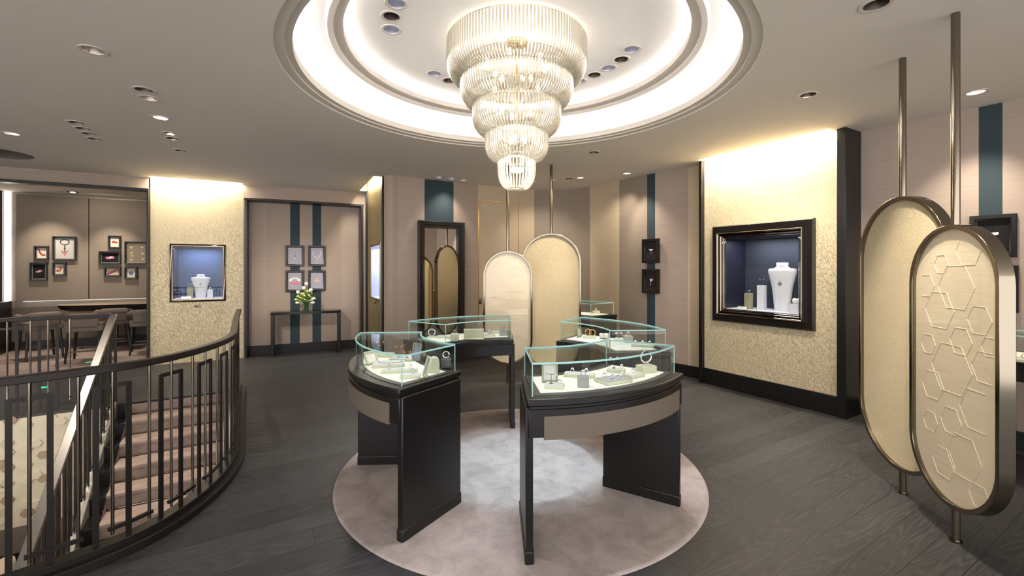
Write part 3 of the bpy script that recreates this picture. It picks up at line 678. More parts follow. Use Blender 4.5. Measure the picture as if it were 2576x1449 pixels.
copy_tree(case, cpos(120), R(120), 'back left curved glass display case with a large slanted cream stand')
copy_tree(case, cpos(210), R(210), 'front left curved glass display case holding a necklace tray and gold flower pins')
copy_tree(case, (1.02, 7.12, 0), R(62), 'far curved glass display case half hidden behind the tall textured screen', 'curved glass display cases by the walls')
copy_tree(case, (4.22, 3.62, 0), R(30), 'glass display case cut off by the right edge behind the hexagon screen', 'curved glass display cases by the walls')

# ---------------- jewellery and its displays ----------------
ZB = .9376
def P3(x, y, z=ZB): return (x, y, z)
def tray(x, y, w, d, rz, label, h=.018, pad=padm, grp='jewellery trays in the glass cases'):
    root = empty('jewellery_tray', (x, y, ZB), rz, label, 'tray', grp)
    MB().box((0, 0, h/2), (w, d, h)).build('base', greenl, root, bevel=.002); MB().box((0, 0, h+.002), (w-.014, d-.014, .004)).build('pad', pad, root, bevel=.001); return ZB+h+.004
def block(x, y, w, d, h, rz, label, m_=greenl):
    o = MB().box((0, 0, h/2), (w, d, h)).build('display_block', m_, loc=(x, y, ZB), rz=rz, bevel=.003); tag(o, label, 'display block', 'display blocks in the glass cases'); return ZB+h
def ring(x, y, z, label, m_=silver, r=.011, rz=0):
    root = empty('ring', (x, y, z), rz, label, 'ring', 'rings in the glass cases')
    bn_ = MB().tube([(r*cos(a), 0, r+.002+r*sin(a)) for a in [2*pi*i/18 for i in range(18)]], .0022, 6, close=True).build('band', m_, root)
    MB().sph((0, 0, 2*r+.006), .006, n=6, k=3).sph((.007, 0, 2*r+.003), .0045, n=6, k=3).sph((-.007, 0, 2*r+.003), .0045, n=6, k=3).build('stone', silver if m_ is silver else pearl, bn_, smooth=False)
def earstand(x, y, z, label, h=.06, m_=silver, rz=0, single=False):
    root = empty('earring_stand', (x, y, z), rz, label, 'earring stand', 'earring stands in the glass cases')
    MB().tube([(0, 0, 0), (0, 0, h)], .0016, 6).tube([(-.022, 0, h), (.022, 0, h)], .0016, 6).lathe([(.0, .001), (.012, .001), (.012, .003), (0, .003)], 12).build('stand', champ, root)
    for s in (-1, 1):
        mb = MB(); 
        for i in range(5): a = 2*pi*i/5; mb.sph((s*.024+.007*cos(a), -.003, h+.007*sin(a)), .005, n=6, k=4)
        mb.sph((s*.024, -.006, h), .004, n=6, k=4); mb.build('earring', m_, root)
def easel(x, y, w, h, rz, label, lean=.25, fm=greenf, pm=padm):
    root = empty('framed_display', (x, y, ZB), rz, label, 'display frame', 'upright display frames in the glass cases'); T = Matrix.Translation((0, 0, .004)) @ Matrix.Rotation(-lean, 4, 'X')
    mb = MB(); b_ = .012
    mb.box((0, 0, b_/2), (w, .014, b_), T=T).box((0, 0, h-b_/2), (w, .014, b_), T=T).box((-w/2+b_/2, 0, h/2), (b_, .014, h-2*b_), T=T).box((w/2-b_/2, 0, h/2), (b_, .014, h-2*b_), T=T).build('frame', fm, root, bevel=.002)
    MB().box((0, .003, h/2), (w-2*b_, .004, h-2*b_), T=T).build('panel', pm, root)
def bangle(x, y, z, r, label, m_, rz=0, t=.004):
    o = MB().tube([(r*cos(a), 0, r+t+r*sin(a)) for a in [2*pi*i/28 for i in range(28)]], t, 8, close=True).build('bangle', m_, loc=(x, y, z), rz=rz); tag(o, label, 'bangle', 'bracelets and bangles in the glass cases')
def necklace(x, y, z, r, label, rz=0):
    root = empty('necklace', (x, y, z), rz, label, 'necklace'); pts = [(r*cos(a), .7*r*sin(a), .002) for a in [pi*1.02+pi*.96*i/24 for i in range(25)]]
    MB().tube(pts, .0012, 6).build('chain', goldm, root)
    mb = MB(); [mb.sph(pts[i], .0055, n=6, k=4) for i in range(2, 24, 3)]; mb.build('motif', silver, root)
# front right case
easel(.235, 2.77, .10, .115, -.08, 'olive framed glass display leaning at the left end of the front right case')
z = tray(.255, 2.665, .115, .085, -.2, 'small cream tray at the left front corner of the front right case')
earstand(.235, 2.67, z, 'earrings on a thin stand before the olive frame in the front right case', .055); ring(.285, 2.655, z, 'diamond ring on the small left tray of the front right case')
z = block(.43, 2.69, .066, .066, .062, -.1, 'grey cube block near the front of the front right case', greyl); ring(.43, 2.69, z, 'diamond ring on top of the grey cube in the front right case', r=.013)
z = tray(.445, 2.94, .20, .085, -.25, 'long cream tray behind the grey cube in the front right case'); ring(.40, 2.95, z, 'ring at the left end of the long tray behind the grey cube'); ring(.49, 2.935, z, 'ring at the right end of the long tray behind the grey cube')
z = tray(.635, 2.80, .20, .135, .45, 'large flat tray with several small jewels in the middle of the front right case', pad=mat('mid_grey_suede', (172, 168, 168), .85))
for i, (dx, dy, l) in enumerate(((-.05, .02, 'left back'), (-.02, -.035, 'left front'), (.0, .005, 'centre'), (.03, -.02, 'right front'), (.065, .03, 'right back'))): ring(.635+dx, 2.80+dy, z, f'small diamond ring at the {l} of the large grey tray', rz=i)
z = tray(.715, 3.06, .12, .08, -.35, 'small tray with two jewels at the back of the front right case', h=.022); earstand(.70, 3.06, z, 'tall diamond earrings stand on the back tray of the front right case', .07); ring(.75, 3.05, z, 'ring beside the tall earrings on the back tray of the front right case')
z = tray(.80, 2.93, .13, .085, .6, 'slim cream tray right of the large grey tray in the front right case'); ring(.80, 2.935, z, 'thin ring lying on the slim tray right of the large grey tray')
z = block(.925, 3.07, .115, .085, .045, .35, 'wide pale green block at the right end of the front right case')
bangle(.925, 3.07, z+.012, .04, 'diamond bracelet standing on the wide pale green block', silver, .3, .006)
# front left case
z = tray(-.905, 3.27, .23, .17, .25, 'large tray carrying the long necklace in the front left case'); necklace(-.90, 3.29, z, .085, 'thin gold necklace of small motifs spread on the large tray', .2)
z = tray(-.77, 3.055, .24, .065, .15, 'long narrow tray near the curved glass of the front left case'); [ring(-.77+dx, 3.055+dx*.15, z, l) for dx, l in ((-.07, 'ring at the left end of the long narrow tray in the front left case'), (.0, 'ring at the middle of the long narrow tray in the front left case'), (.07, 'ring at the right end of the long narrow tray in the front left case'))]
z = tray(-.665, 2.915, .13, .085, .15, 'small tray nearest the front corner of the front left case'); ring(-.65, 2.915, z, 'silver flower ring on the tray at the front corner of the front left case', r=.014)
easel(-.575, 2.925, .075, .13, -1.05, 'slim green frame leaning beside the front corner of the front left case', .3, greenl, greyl)
mb = MB(); mb.prism([(-.035, 0), (.035, 0), (.035, .07)]+[(.035*cos(a), .07+.035*sin(a)) for a in [pi*i/8 for i in range(1, 8)]]+[(-.035, .07)], -.03, .03, 0, Matrix.Rotation(pi/2, 4, 'X'))
o = mb.build('display_block', greenl, loc=(-.535, 3.06, ZB), rz=.2, bevel=.003); tag(o, 'arch topped cream block at the inner side of the front left case', 'display block', 'display blocks in the glass cases')
easel(-.74, 3.42, .085, .135, -.5, 'blue framed picture stand rising at the back of the front left case', .2, greenf, mat('blue_grey_print', (128, 138, 166), .5))
easel(-1.03, 3.30, .10, .10, .9, 'white card with gold piece leaning at the left side of the front left case', .5, greenl, bedm)
z = block(-1.02, 3.58, .15, .05, .035, -.1, 'long low cream block at the back left of the front left case')
z2 = tray(-.85, 3.46, .18, .11, -.1, 'square tray at the back of the front left case')
earstand(-.88, 3.46, z2, 'gold flower pins on a tall thin stand at the back of the front left case', .085, goldm); earstand(-.81, 3.44, z2, 'small gold earrings on a low stand beside the flower pins', .045, goldm)
earstand(-1.06, 3.58, z, 'gold flower on a thin stand on the long low cream block', .085, goldm, .4)
z = block(-.475, 3.21, .07, .07, .06, .1, 'dark grey cube modelling a reflection at the right end of the front left case', bordm); bangle(-.475, 3.21, z, .022, 'silver knotted bracelet of the same reflection on the dark grey cube', silver, .2, .006)  # cube and bracelet give solid shape to a reflection in the glass
# back left case
z = block(-.83, 4.60, .08, .06, .012, .2, 'thin cream plinth at the left end of the back left case'); bangle(-.83, 4.60, z, .034, 'round silver bracelet standing at the left end of the back left case', silver, .1, .006)
z = tray(-.69, 4.55, .17, .09, -.3, 'flat cream tray left of the centre in the back left case')
z = block(-.565, 4.385, .075, .075, .07, 0, 'cream cube in front of the slanted stand in the back left case'); ring(-.565, 4.385, z, 'diamond ring on the cream cube of the back left case', r=.014)
T = Matrix.Rotation(.32, 4, 'X'); o = MB().box((0, 0, .055), (.20, .012, .11), T=T).box((0, -.03, .008), (.20, .06, .016)).build('slanted_stand', greenl, loc=(-.385, 4.50, ZB), rz=.05, bevel=.003); tag(o, 'large slanted cream stand in the middle of the back left case', 'display stand')
z = tray(-.235, 4.68, .12, .08, .1, 'small tray under the silver bracelet in the back left case'); bangle(-.235, 4.68, z, .028, 'oval silver bracelet on the small tray of the back left case', silver, 1.1, .006)
z = block(-.095, 4.73, .075, .075, .065, .05, 'grey cube at the right end of the back left case', greyl); earstand(-.095, 4.73, z, 'diamond earrings on the grey cube of the back left case', .03)
tray(-.20, 4.90, .14, .06, .1, 'narrow tray along the outer glass of the back left case')
# back right case
easel(.70, 4.60, .085, .105, .9, 'open olive lid standing at the left end of the back right case', .15, greenf, greenl)
z = block(.79, 4.53, .13, .06, .028, -.1, 'low pale green box under the gold bangles'); bangle(.775, 4.53, z, .032, 'gold bangle standing at the left in the back right case', goldm, .15); bangle(.815, 4.52, z, .030, 'gold bangle leaning right of its twin in the back right case', goldm, -.35)
o = MB().tube([(-.045, 0, .03), (.045, 0, .03)], .026, 16).build('bracelet_roll', padm, loc=(.93, 4.50, ZB), rz=-.2); tag(o, 'white cylinder roll carrying bracelets in the back right case', 'display roll')
for dx, m_, l in ((-.022, silver, 'silver'), (.0, goldm, 'rose gold'), (.022, pearl, 'white')):
    root = (.93+dx*cos(-.2), 4.50+dx*sin(-.2), ZB-.001); bangle(root[0], root[1], root[2], .028, f'{l} bracelet around the white roll in the back right case', m_, -.2+pi/2, .003)
z = tray(1.07, 4.42, .10, .07, -.3, 'small tray with silver rings in the back right case'); earstand(1.06, 4.42, z, 'diamond earrings on the small tray of the back right case', .05); ring(1.095, 4.41, z, 'silver ring beside the earrings in the back right case')
z = block(1.12, 4.29, .075, .075, .065, 0, 'grey cube carrying a gold ring in the back right case', greyl); ring(1.12, 4.29, z, 'rose gold ring on the grey cube of the back right case', goldm, .014)
z = tray(1.19, 4.06, .20, .085, -.3, 'long tray with three gold rings in the back right case'); [ring(1.19+dx, 4.06-dx*.3, z, l, goldm) for dx, l in ((-.06, 'gold ring at the left of the long tray in the back right case'), (.0, 'gold ring in the middle of the long tray in the back right case'), (.06, 'gold ring at the right of the long tray in the back right case'))]
z = block(1.33, 7.05, .11, .08, .04, .2, 'pale green block in the far case behind the tall screen'); ring(1.33, 7.05, z, 'ring on the pale green block of the far case', r=.014)
z = tray(3.93, 3.42, .18, .1, .5, 'cream tray in the case at the right edge'); ring(3.93, 3.42, z, 'ring on the cream tray in the case at the right edge', goldm, .014)

# ---------------- pill shaped screens ----------------
def pill(w, h, k=20, inset=0):
    r = w/2-inset; s = h/2-w/2; pts = []
    for i in range(k+1): a = pi*i/k; pts.append((r*cos(a), s+r*sin(a)))
    for i in range(k+1): a = pi+pi*i/k; pts.append((r*cos(a), -s+r*sin(a)))
    return pts
HX_ = [(.12, .70, .10), (-.1, .62, .065), (.02, .48, .15), (.2, .30, .09), (-.12, .33, .13), (-.22, .10, .07), (.06, .16, .09), (-.02, -.02, .17), (.24, .04, .10), (-.18, -.16, .10), (.18, -.22, .13), (-.02, -.34, .09),
 (-.2, -.40, .07), (.08, -.52, .14), (-.08, -.62, .10), (.2, -.70, .075), (-.24, .48, .08), (.27, .16, .06)]
def screen(label, loc, rz, w, zb, zt, hexes, face):
    root = empty('display_screen', (loc[0], loc[1], 0), rz, label, 'screen', 'pill shaped screens on nickel poles'); h = zt-zb; zc = (zt+zb)/2; TH = .075
    TX = Matrix.Translation((0, 0, zc)) @ Matrix.Rotation(pi/2, 4, 'X')
    po, pi_ = pill(w, h, 24), pill(w, h, 24, .028); n = len(po); vs = []
    for t in (-TH/2, TH/2):
        vs += [(p[0], p[1], t) for p in po]+[(p[0], p[1], t) for p in pi_]
    fs = []
    for i in range(n):
        j = (i+1) % n
        fs += [(2*n+i, 2*n+j, 3*n+j, 3*n+i), (i, n+i, n+j, j), (i, j, 2*n+j, 2*n+i), (n+i, 3*n+i, 3*n+j, n+j)]
    MB().add(vs, fs, 0, TX).build('frame', champ, root, bevel=.003, ang=40)
    pn_ = MB().prism(pill(w, h, 24, .026), -.012, .012, 0, TX).build('panel', face, root)
    if hexes:
        mb = MB(); k = w/.74
        for (a, b_, r) in HX_:
            cx, cy = a*k, b_*h/1.72
            for j in range(6):
                p, q_ = (cx+r*k*cos(pi/3*j), cy+r*k*sin(pi/3*j)), (cx+r*k*cos(pi/3*(j+1)), cy+r*k*sin(pi/3*(j+1)))
                if abs(p[0]) > w/2-.06 or abs(q_[0]) > w/2-.06: continue
                mb.tube([(p[0], p[1], .013), (q_[0], q_[1], .013)], .0016, 5, 0, TX)
        mb.build('hexagon_inlay', mat('cream_cord', (240, 226, 194), .5, .1), pn_)
        MB().prism(pill(w, h, 24, .028), .027, .031, 0, TX).build('front_glass', clearm, root)
    MB().tube([(0, 0, 0), (0, 0, zb+.01)], .022, 16).lathe([(.0, .012), (.032, .012), (.03, .0)], 20).build('lower_pole', champ, root)
    MB().tube([(0, 0, zt-.01), (0, 0, CEIL)], .022, 16).build('upper_pole', champ, root); return root
screen('near pill shaped screen with raised hexagon pattern, at the right', (2.68, 2.69), math.atan2(-.975, -.22), .73, .205, 1.914, True, linen)
screen('near tall screen in plain gold texture, behind the hexagon screen at the right', (2.865, 3.265), math.atan2(-.99, -.14), .90, .171, 2.174, False, goldpan)
screen('far pill shaped screen with hexagon pattern behind the back left case', (-.06, 6.42), R(2), .71, .27, 1.90, True, linen)
screen('far tall pill shaped screen in plain gold texture behind the back right case', (.583, 6.62), R(-2), .88, .171, 2.17, False, goldpan)

# ---------------- chandelier ----------------
ch = empty('chandelier', (CX, CY, 3.60), 0, 'five tier chandelier of curved clear glass rods hanging from the white dome', 'chandelier')
tiers = [(.60, 3.575, 3.25, 132, .125), (.485, 3.36, 3.045, 108, .115), (.38, 3.15, 2.80, 84, .11), (.272, 2.92, 2.575, 62, .10), (.160, 2.69, 2.335, 34, .09)]
allr = []
for ti, (r, zt_, zb_, n, inn) in enumerate(tiers):
    for i in range(n):
        a = 2*pi*(i+.5)/n; hgt = zt_-zb_; path = []
        for j in range(3): path.append((r*.99, zt_-hgt*.55*j/3))
        for j in range(7):
            t = j/6*pi/2*1.08; path.append((r*.99-inn*(1-cos(t)), zt_-hgt*.55-hgt*.45*sin(min(t, pi/2))))
        pts = [(p[0]*cos(a), p[0]*sin(a), p[1]-3.60) for p in path]; allr.append((pts, math.hypot(CX+r*cos(a), CY+r*sin(a))-(.25*(4-ti) if sin(a) < -.1 else -5)+.25*(4-ti), ti))
vis = sorted(range(len(allr)), key=lambda i: allr[i][1])[:100]; rest = MB()
for i, (pts, dd, ti) in enumerate(allr):
    rad = .0078
    if i in vis: MB().tube(pts, rad, 6).build('glass_rod', rodm, ch, ang=80)
    else: rest.tube(pts, rad, 6)
o = rest.build('glass_rods', rodm, ch, ang=80); o['kind'] = 'stuff'
fr_ = MB()
for (r, zt_, zb_, n, inn) in tiers:
    for rr_, zz in ((r*.99, zt_+.004), (r*.99-inn, zb_+.012)):
        fr_.tube([(rr_*cos(2*pi*j/48), rr_*sin(2*pi*j/48), zz-3.6) for j in range(48)], .0025, 6, close=True)
    for j in range(3): a = pi/3+2*pi/3*j; fr_.tube([(0, 0, zt_-3.6), (r*.99*cos(a), r*.99*sin(a), zt_-3.6+.004)], .002, 5)
fr_.tube([(0, 0, -.01), (0, 0, 2.40-3.6)], .012, 10); fr_.build('metal_frame', goldstruct, ch)
MB().lathe([(0, -.001), (.09, -.001), (.09, -.02), (.0, -.022)], 32).build('canopy', goldstruct, ch)
for zz, r_, n in ((3.40, .26, 6), (3.22, .2, 5), (3.0, .13, 4), (2.76, .07, 3), (2.5, .03, 2)):
    for i in range(n):
        a = 2*pi*i/n+.3; MB().sph((r_*cos(a), r_*sin(a), zz-3.6), .02, sc=(1, 1, 1.5)).build('bulb', bulb_e, ch)

# ---------------- niches and their contents ----------------
def bust(mb, h, w, mi=0):
    # shoulders taper down, neck on top, facing -y
    secs = [(0, .46, .26), (.25*h, .52, .27), (.5*h, .62, .28), (.72*h, .78, .30), (.82*h, .86, .30), (.87*h, .80, .28), (.885*h, .46, .24), (.92*h, .32, .22), (.985*h, .34, .24), (1.0*h, .30, .2)]
    n = 20; vs = []
    for z, a, b_ in secs:
        for j in range(n):
            t = 2*pi*j/n; cx_, sx_ = cos(t), sin(t); vs.append((w*.55*a*math.copysign(abs(cx_)**.7, cx_), w*.5*b_*math.copysign(abs(sx_)**.8, sx_)-.0, z))
    fs = [(i*n+j, i*n+(j+1) % n, (i+1)*n+(j+1) % n, (i+1)*n+j) for i in range(len(secs)-1) for j in range(n)]+[tuple(reversed(range(n))), tuple(range((len(secs)-1)*n, len(secs)*n))]
    mb.add(vs, fs)
def niche(label, a, b_, zb, zt, nn, depth, backm, sidem, fr_w, proud, outer_w, light, lcol=(.84, .88, 1)):
    D_ = (b_-a).normalized(); aD = math.atan2(D_.y, D_.x); w = (b_-a).length; h = zt-zb; c = (a+b_)/2
    root = empty('display_niche', (c.x, c.y, zb), aD, label, 'display window')
    s = 1 if Vector((-D_.y, D_.x)).dot(nn) > 0 else -1        # local +y*s is towards the room
    mb = MB(); mb.box((0, -s*depth, h/2), (w, .01, h)); mb.build('backdrop', backm, root)
    MB().box((-w/2, -s*depth/2, h/2), (.01, depth, h)).box((w/2, -s*depth/2, h/2), (.01, depth, h)).box((0, -s*depth/2, h), (w, depth, .01)).build('lining', sidem, root)
    MB().box((0, -s*depth/2, .004), (w, depth, .008)).build('niche_floor', bust_m, root)
    pr = [(0, -.02), (0, .35), (.12, .5), (.22, .5), (.28, .8), (.42, .95), (.58, .8), (.64, 1.15), (.8, 1.3), (.94, 1.15), (1, .9), (1, 0)] if outer_w else [(0, -.02), (0, .6), (.15, 1), (.85, 1), (1, .7), (1, 0)]
    MB().rect(-w/2, w/2, 0, h, [(a_*fr_w, d_*proud) for a_, d_ in pr], s).build('metal_frame', chrome, root, ang=50)
    if outer_w:
        q_ = fr_w; MB().rect(-w/2, w/2, 0, h, [(q_, 0), (q_, .055), (q_+.01, .06), (q_+outer_w-.012, .06), (q_+outer_w, .045), (q_+outer_w, 0)], s).build('dark_surround', framem, root)
    MB().box((0, s*.004, h/2), (w, .006, h)).build('pane', glassm, root)
    l = area((c.x-nn.x*depth*.45, c.y-nn.y*depth*.45, zt-.02), (c.x-nn.x*depth*.5, c.y-nn.y*depth*.5, zb), w*.7, .08, light, lcol, D_)
    def loc(u, v, z=0): return Vector((c.x+D_.x*u-nn.x*v, c.y+D_.y*u-nn.y*v, zb+.008+z))
    return loc, aD, s, w, h
def ped(loc, u, v, w, h, aD, label, m_=bust_m):
    p = loc(u, v); o = MB().box((0, 0, h/2), (w, w, h)).build('pedestal', m_, loc=p, rz=aD, bevel=.003); tag(o, label, 'pedestal', 'small pedestals in the wall niches'); return p+Vector((0, 0, h))
def ear(p, rz, label, h=.05):
    global ZB
    earstand(p.x, p.y, p.z, label, h, silver, rz)
# right niche
loc, aD, s_, w, h = niche('large square wall niche in a black and polished nickel frame on the right textured wall', ra, rb, rzb, rzt, nR, .45, mat('slate_backdrop', (48, 51, 62), .6), mat('night_lining', (24, 26, 42), .5), .085, .085, .09, 3.4)
aF = aD if s_ < 0 else aD+pi
U = (lambda f: (f-.5)*w)
mb = MB(); bust(mb, .62, .38); p = loc(U(.655), .24); root = empty('necklace_bust', p, aF, 'tall white necklace bust in the right wall niche', 'bust'); mb.build('torso', bust_m, root, ang=60)
root = empty('necklace', p+Vector((0, 0, .3)), aF, 'star pendant on a thin chain hung on the tall white bust', 'necklace')
MB().tube([(-.05, -.035, .23), (-.03, -.052, .15), (0, -.056, .07)], .0013, 5).tube([(.05, -.035, .23), (.03, -.052, .15), (0, -.056, .07)], .0013, 5).build('chain', silver, root)
mb = MB(); [mb.sph((.016*cos(pi/3*i), -.058, .05+.016*sin(pi/3*i)), .010, n=6, k=4) for i in range(6)]; mb.build('pendant', silver, root, smooth=False)
q = ped(loc, U(.40), .2, .085, .32, aD, 'tall white pedestal left of the big bust in the right niche'); ear(q, aF, 'pair of diamond earrings on the tall pedestal in the right niche', .08)
q = ped(loc, U(.25), .14, .08, .21, aD, 'olive sided pedestal at the left of the right niche', mat('olive_block', (150, 144, 116), .5)); ring(q.x, q.y, q.z, 'diamond ring on the olive pedestal in the right niche', r=.018, rz=aF)
q = ped(loc, U(.90), .14, .13, .11, aD, 'low white cube at the right of the right niche')
o = MB().tube([(-.045, 0, .035), (.045, 0, .035)], .034, 16).build('bracelet_pillow', pearl, loc=q, rz=aF); tag(o, 'white pillow with a bracelet on the low cube in the right niche', 'pillow')
bangle(q.x, q.y, q.z+.0, .033, 'silver and red bracelet around the white pillow in the right niche', silver, aF+pi/2, .004)
p = loc(U(.2), .07); o = MB().box((0, 0, .015), (.11, .03, .03)).build('name_plate', pearl, loc=p, rz=aD, bevel=.002); tag(o, 'blank white plate before the olive pedestal in the right niche', 'sign plate')
# left niche
loc, aD, s_, w, h = niche('square wall niche with blue backdrop and polished frame on the left textured wall', na, nb, nzb, nzt, nA, .4, blueb, mat('night_lining2', (30, 36, 56), .5), .05, .02, 0, 3.5, (.62, .75, 1))
aF = aD if s_ < 0 else aD+pi; U = (lambda f: (f-.5)*w)
mb = MB(); bust(mb, .42, .32); p = loc(U(.51), .2); root = empty('necklace_bust', p, aF, 'white necklace bust in the left wall niche', 'bust'); mb.build('torso', bust_m, root, ang=60)
root = empty('necklace', p+Vector((0, 0, .2)), aF, 'small dark pendant on the bust in the left wall niche', 'necklace')
MB().tube([(-.04, -.035, .15), (0, -.05, .06)], .0015, 5).tube([(.04, -.035, .15), (0, -.05, .06)], .0015, 5).build('chain', silver, root); MB().sph((0, -.052, .045), .013, n=8, k=5).build('pendant', bluem, root)
q = ped(loc, U(.31), .12, .085, .20, aD, 'olive sided pedestal left of the bust in the left niche', mat('olive_block', (150, 144, 116), .5)); ear(q, aF, 'pair of white earrings on the olive pedestal in the left niche', .05)
q = ped(loc, U(.72), .14, .09, .14, aD, 'grey white pedestal right of the bust in the left niche'); ring(q.x, q.y, q.z, 'diamond ring on the pedestal right of the bust in the left niche', r=.018, rz=aF)
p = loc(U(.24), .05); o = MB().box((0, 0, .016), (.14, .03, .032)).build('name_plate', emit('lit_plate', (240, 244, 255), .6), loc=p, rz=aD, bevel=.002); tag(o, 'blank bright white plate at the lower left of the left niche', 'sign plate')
# gold wall niche
loc, aD, s_, w, h = niche('tall narrow lit window set in the brushed gold return wall', ga, gb, gzb, gzt, nG, .35, mat('pale_blue_back', (188, 196, 222), .6), mat('pale_lining', (196, 200, 216), .6), .035, .015, 0, 7, (.78, .85, 1))
aF = aD if s_ < 0 else aD+pi
q = ped(loc, 0.12, .15, .13, .20, aD, 'white pedestal in the narrow lit window of the gold wall'); ring(q.x, q.y, q.z, 'diamond ring on the pedestal in the narrow gold wall window', r=.02, rz=aF)
p = hit(946, W3, DG)+nG*.02; o = MB().lathe([(0, -.012), (.03, -.01), (.035, 0), (.02, .012), (0, .014)], 16, T=Matrix.Rotation(pi/2, 4, 'X')).build('brass_button', goldstruct, loc=(p.x, p.y, zat(760, p.y)), rz=aG); tag(o, 'round brass button below the lit window on the gold wall', 'button')
p = hit(497, W1, W2-W1)+nA*.004; o = MB().prism([(-.06, 0), (-.03, .022), (.0, .028), (.03, .022), (.06, 0), (.03, -.022), (0, -.028), (-.03, -.022)], -.004, .004, 0, Matrix.Rotation(pi/2, 4, 'X')).build('wall_emblem', champ, loc=(p.x, p.y, zat(770, p.y)), rz=math.atan2(D.y, D.x)); tag(o, 'small diamond shaped metal emblem below the left wall niche', 'emblem')

# ---------------- framed pictures ----------------
ART = [silver, goldm, redm, pinkm, bluem, peachm, pearl, mat('dark_line', (60, 56, 60), .5), mat('brass_hex', (164, 140, 92), .3, .6)]
def disc(mb, x, z, r, mi, y=-.002, n=10, rx=1, rot=0):
    mb.add([(x+r*rx*cos(2*pi*i/n)*cos(rot)-r*sin(2*pi*i/n)*sin(rot), y, z+r*rx*cos(2*pi*i/n)*sin(rot)+r*sin(2*pi*i/n)*cos(rot)) for i in range(n)]+[(x, y-.004, z)], [((i+1) % n, i, n) for i in range(n)], mi)
def motif(mb, kind, w, h):
    if kind == 'necklace':
        for i in range(31):
            t = pi+pi*i/30; 
        mb.tube([(.22*w*cos(t), -.002, .30*h+.12*h*sin(t)) for t in [2*pi*i/28 for i in range(28)]], .008, 5, 7, close=True)
        for i in range(5): disc(mb, 0, .14*h-i*.07*h, .05*w*(1-.1*abs(i-2)), 7)
        for i, (a, b_) in enumerate(((-.13, -.14), (-.07, -.22), (0, -.30), (.07, -.22), (.13, -.14), (0, -.17))): disc(mb, a*w, b_*h, .045*w, 2)
    elif kind == 'vneck':
        mb.tube([(-.25*w, -.002, .3*h), (-.33*w, -.002, .18*h), (-.22*w, -.002, -.02*h), (0, -.002, -.16*h), (.22*w, -.002, -.02*h), (.33*w, -.002, .18*h), (.25*w, -.002, .3*h)], .008, 5, 6); disc(mb, 0, -.3*h, .05*w, 6, rx=.8); disc(mb, 0, -.2*h, .025*w, 6)
    elif kind == 'drops':
        disc(mb, 0, .18*h, .05*w, 7); disc(mb, 0, .0, .07*w, 4); disc(mb, 0, .18*h, .025*w, 6, -.006); disc(mb, 0, -.16*h, .06*w, 6, n=5); disc(mb, 0, 0, .03*w, 6, -.006)
    elif kind == 'collar':
        for i in range(13):
            t = pi*1.0+pi*i/12; disc(mb, .32*w*cos(t), .06*h+.2*h*sin(t), .11*w, 3 if abs(i-6) < 5 else 6)
        for i in range(7): t = pi*i/6; disc(mb, .24*w*cos(t), .06*h+.12*h*sin(t), .07*w, 6, -.004)
    elif kind == 'butterfly':
        for s in (-1, 1): disc(mb, s*.09*w, .04*h, .1*w, 5, rot=s*.5, rx=1.1); disc(mb, s*.07*w, -.06*h, .07*w, 5); disc(mb, s*.13*w, .06*h, .04*w, 2, -.005)
        disc(mb, 0, 0, .03*w, 7, -.006, rx=.4)
    elif kind == 'fan':
        for i in range(9): t = pi*(1.0+.55*i/8); disc(mb, .2*w+.42*w*cos(t), .25*h+.45*h*sin(t), .09*w, 2); disc(mb, .2*w+.28*w*cos(t), .25*h+.3*h*sin(t), .05*w, 6, -.005)
        disc(mb, -.3*w, .36*h, .1*w, 2)
    elif kind == 'slices':
        disc(mb, -.08*w, -.1*h, .2*w, 2, rx=1.5, rot=.5); disc(mb, .1*w, .1*h, .2*w, 2, rot=.8, rx=1.2); disc(mb, -.05*w, -.04*h, .1*w, 5, -.006, rx=1.6, rot=.6)
    elif kind == 'lips':
        disc(mb, -.1*w, .02*h, .16*w, 2, rx=1.5, rot=.3); disc(mb, .12*w, -.02*h, .15*w, 2, rx=1.4, rot=-.4); disc(mb, 0, .0, .06*w, 3, -.007, rx=2.4)
    elif kind == 'clasp':
        disc(mb, -.08*w, -.02*h, .1*w, 3, rx=1.8); disc(mb, .1*w, .02*h, .1*w, 3, rx=1.4); disc(mb, 0, .02*h, .07*w, 6, -.006, rx=.7); disc(mb, .06*w, .08*h, .04*w, 6, -.006)
    elif kind == 'feather':
        for i in range(8): disc(mb, (-.3+.08*i)*w, (-.24+.065*i)*h, .10*w, 2 if i % 3 else 4, -.002-.0005*i, rx=1.9, rot=.6)
    elif kind == 'star':
        for i in range(5): t = 2*pi*i/5+pi/2; disc(mb, .15*w*cos(t), -.03*h+.15*w*sin(t), .09*w, 4, rx=1.7, rot=t)
        disc(mb, 0, -.03*h, .05*w, 6, -.006)
    elif kind == 'hexes':
        for i, j in ((-.25, .28), (.3, .3), (-.25, 0), (-.22, -.14), (.32, -.02), (.32, -.3), (-.25, -.34)): disc(mb, i*w, j*h, .09*w, 8, n=6)
    elif kind == 'bird':
        disc(mb, 0, .05*h, .08*w, 6, rx=1.6, rot=.9); disc(mb, -.1*w, .08*h, .07*w, 6, rx=1.7, rot=-.3); disc(mb, .12*w, .08*h, .06*w, 6, rx=1.3, rot=1.2)
        for i in range(4): disc(mb, (-.08+.07*i)*w, -.09*h, .03*w, 1, rx=.5, n=8); disc(mb, (-.1+.07*i)*w, -.15*h, .025*w, 1, rx=.6)
    elif kind == 'birdb':
        disc(mb, .03*w, .06*h, .09*w, 6, rx=1.5, rot=.5); disc(mb, .13*w, .12*h, .06*w, 3, rx=1.5, rot=1.2); disc(mb, -.05*w, .1*h, .06*w, 6, rx=1.6, rot=-.7)
        for i in range(4): disc(mb, -.03*w-.02*w*i, (-.04-.06*i)*h, .035*w, 6)
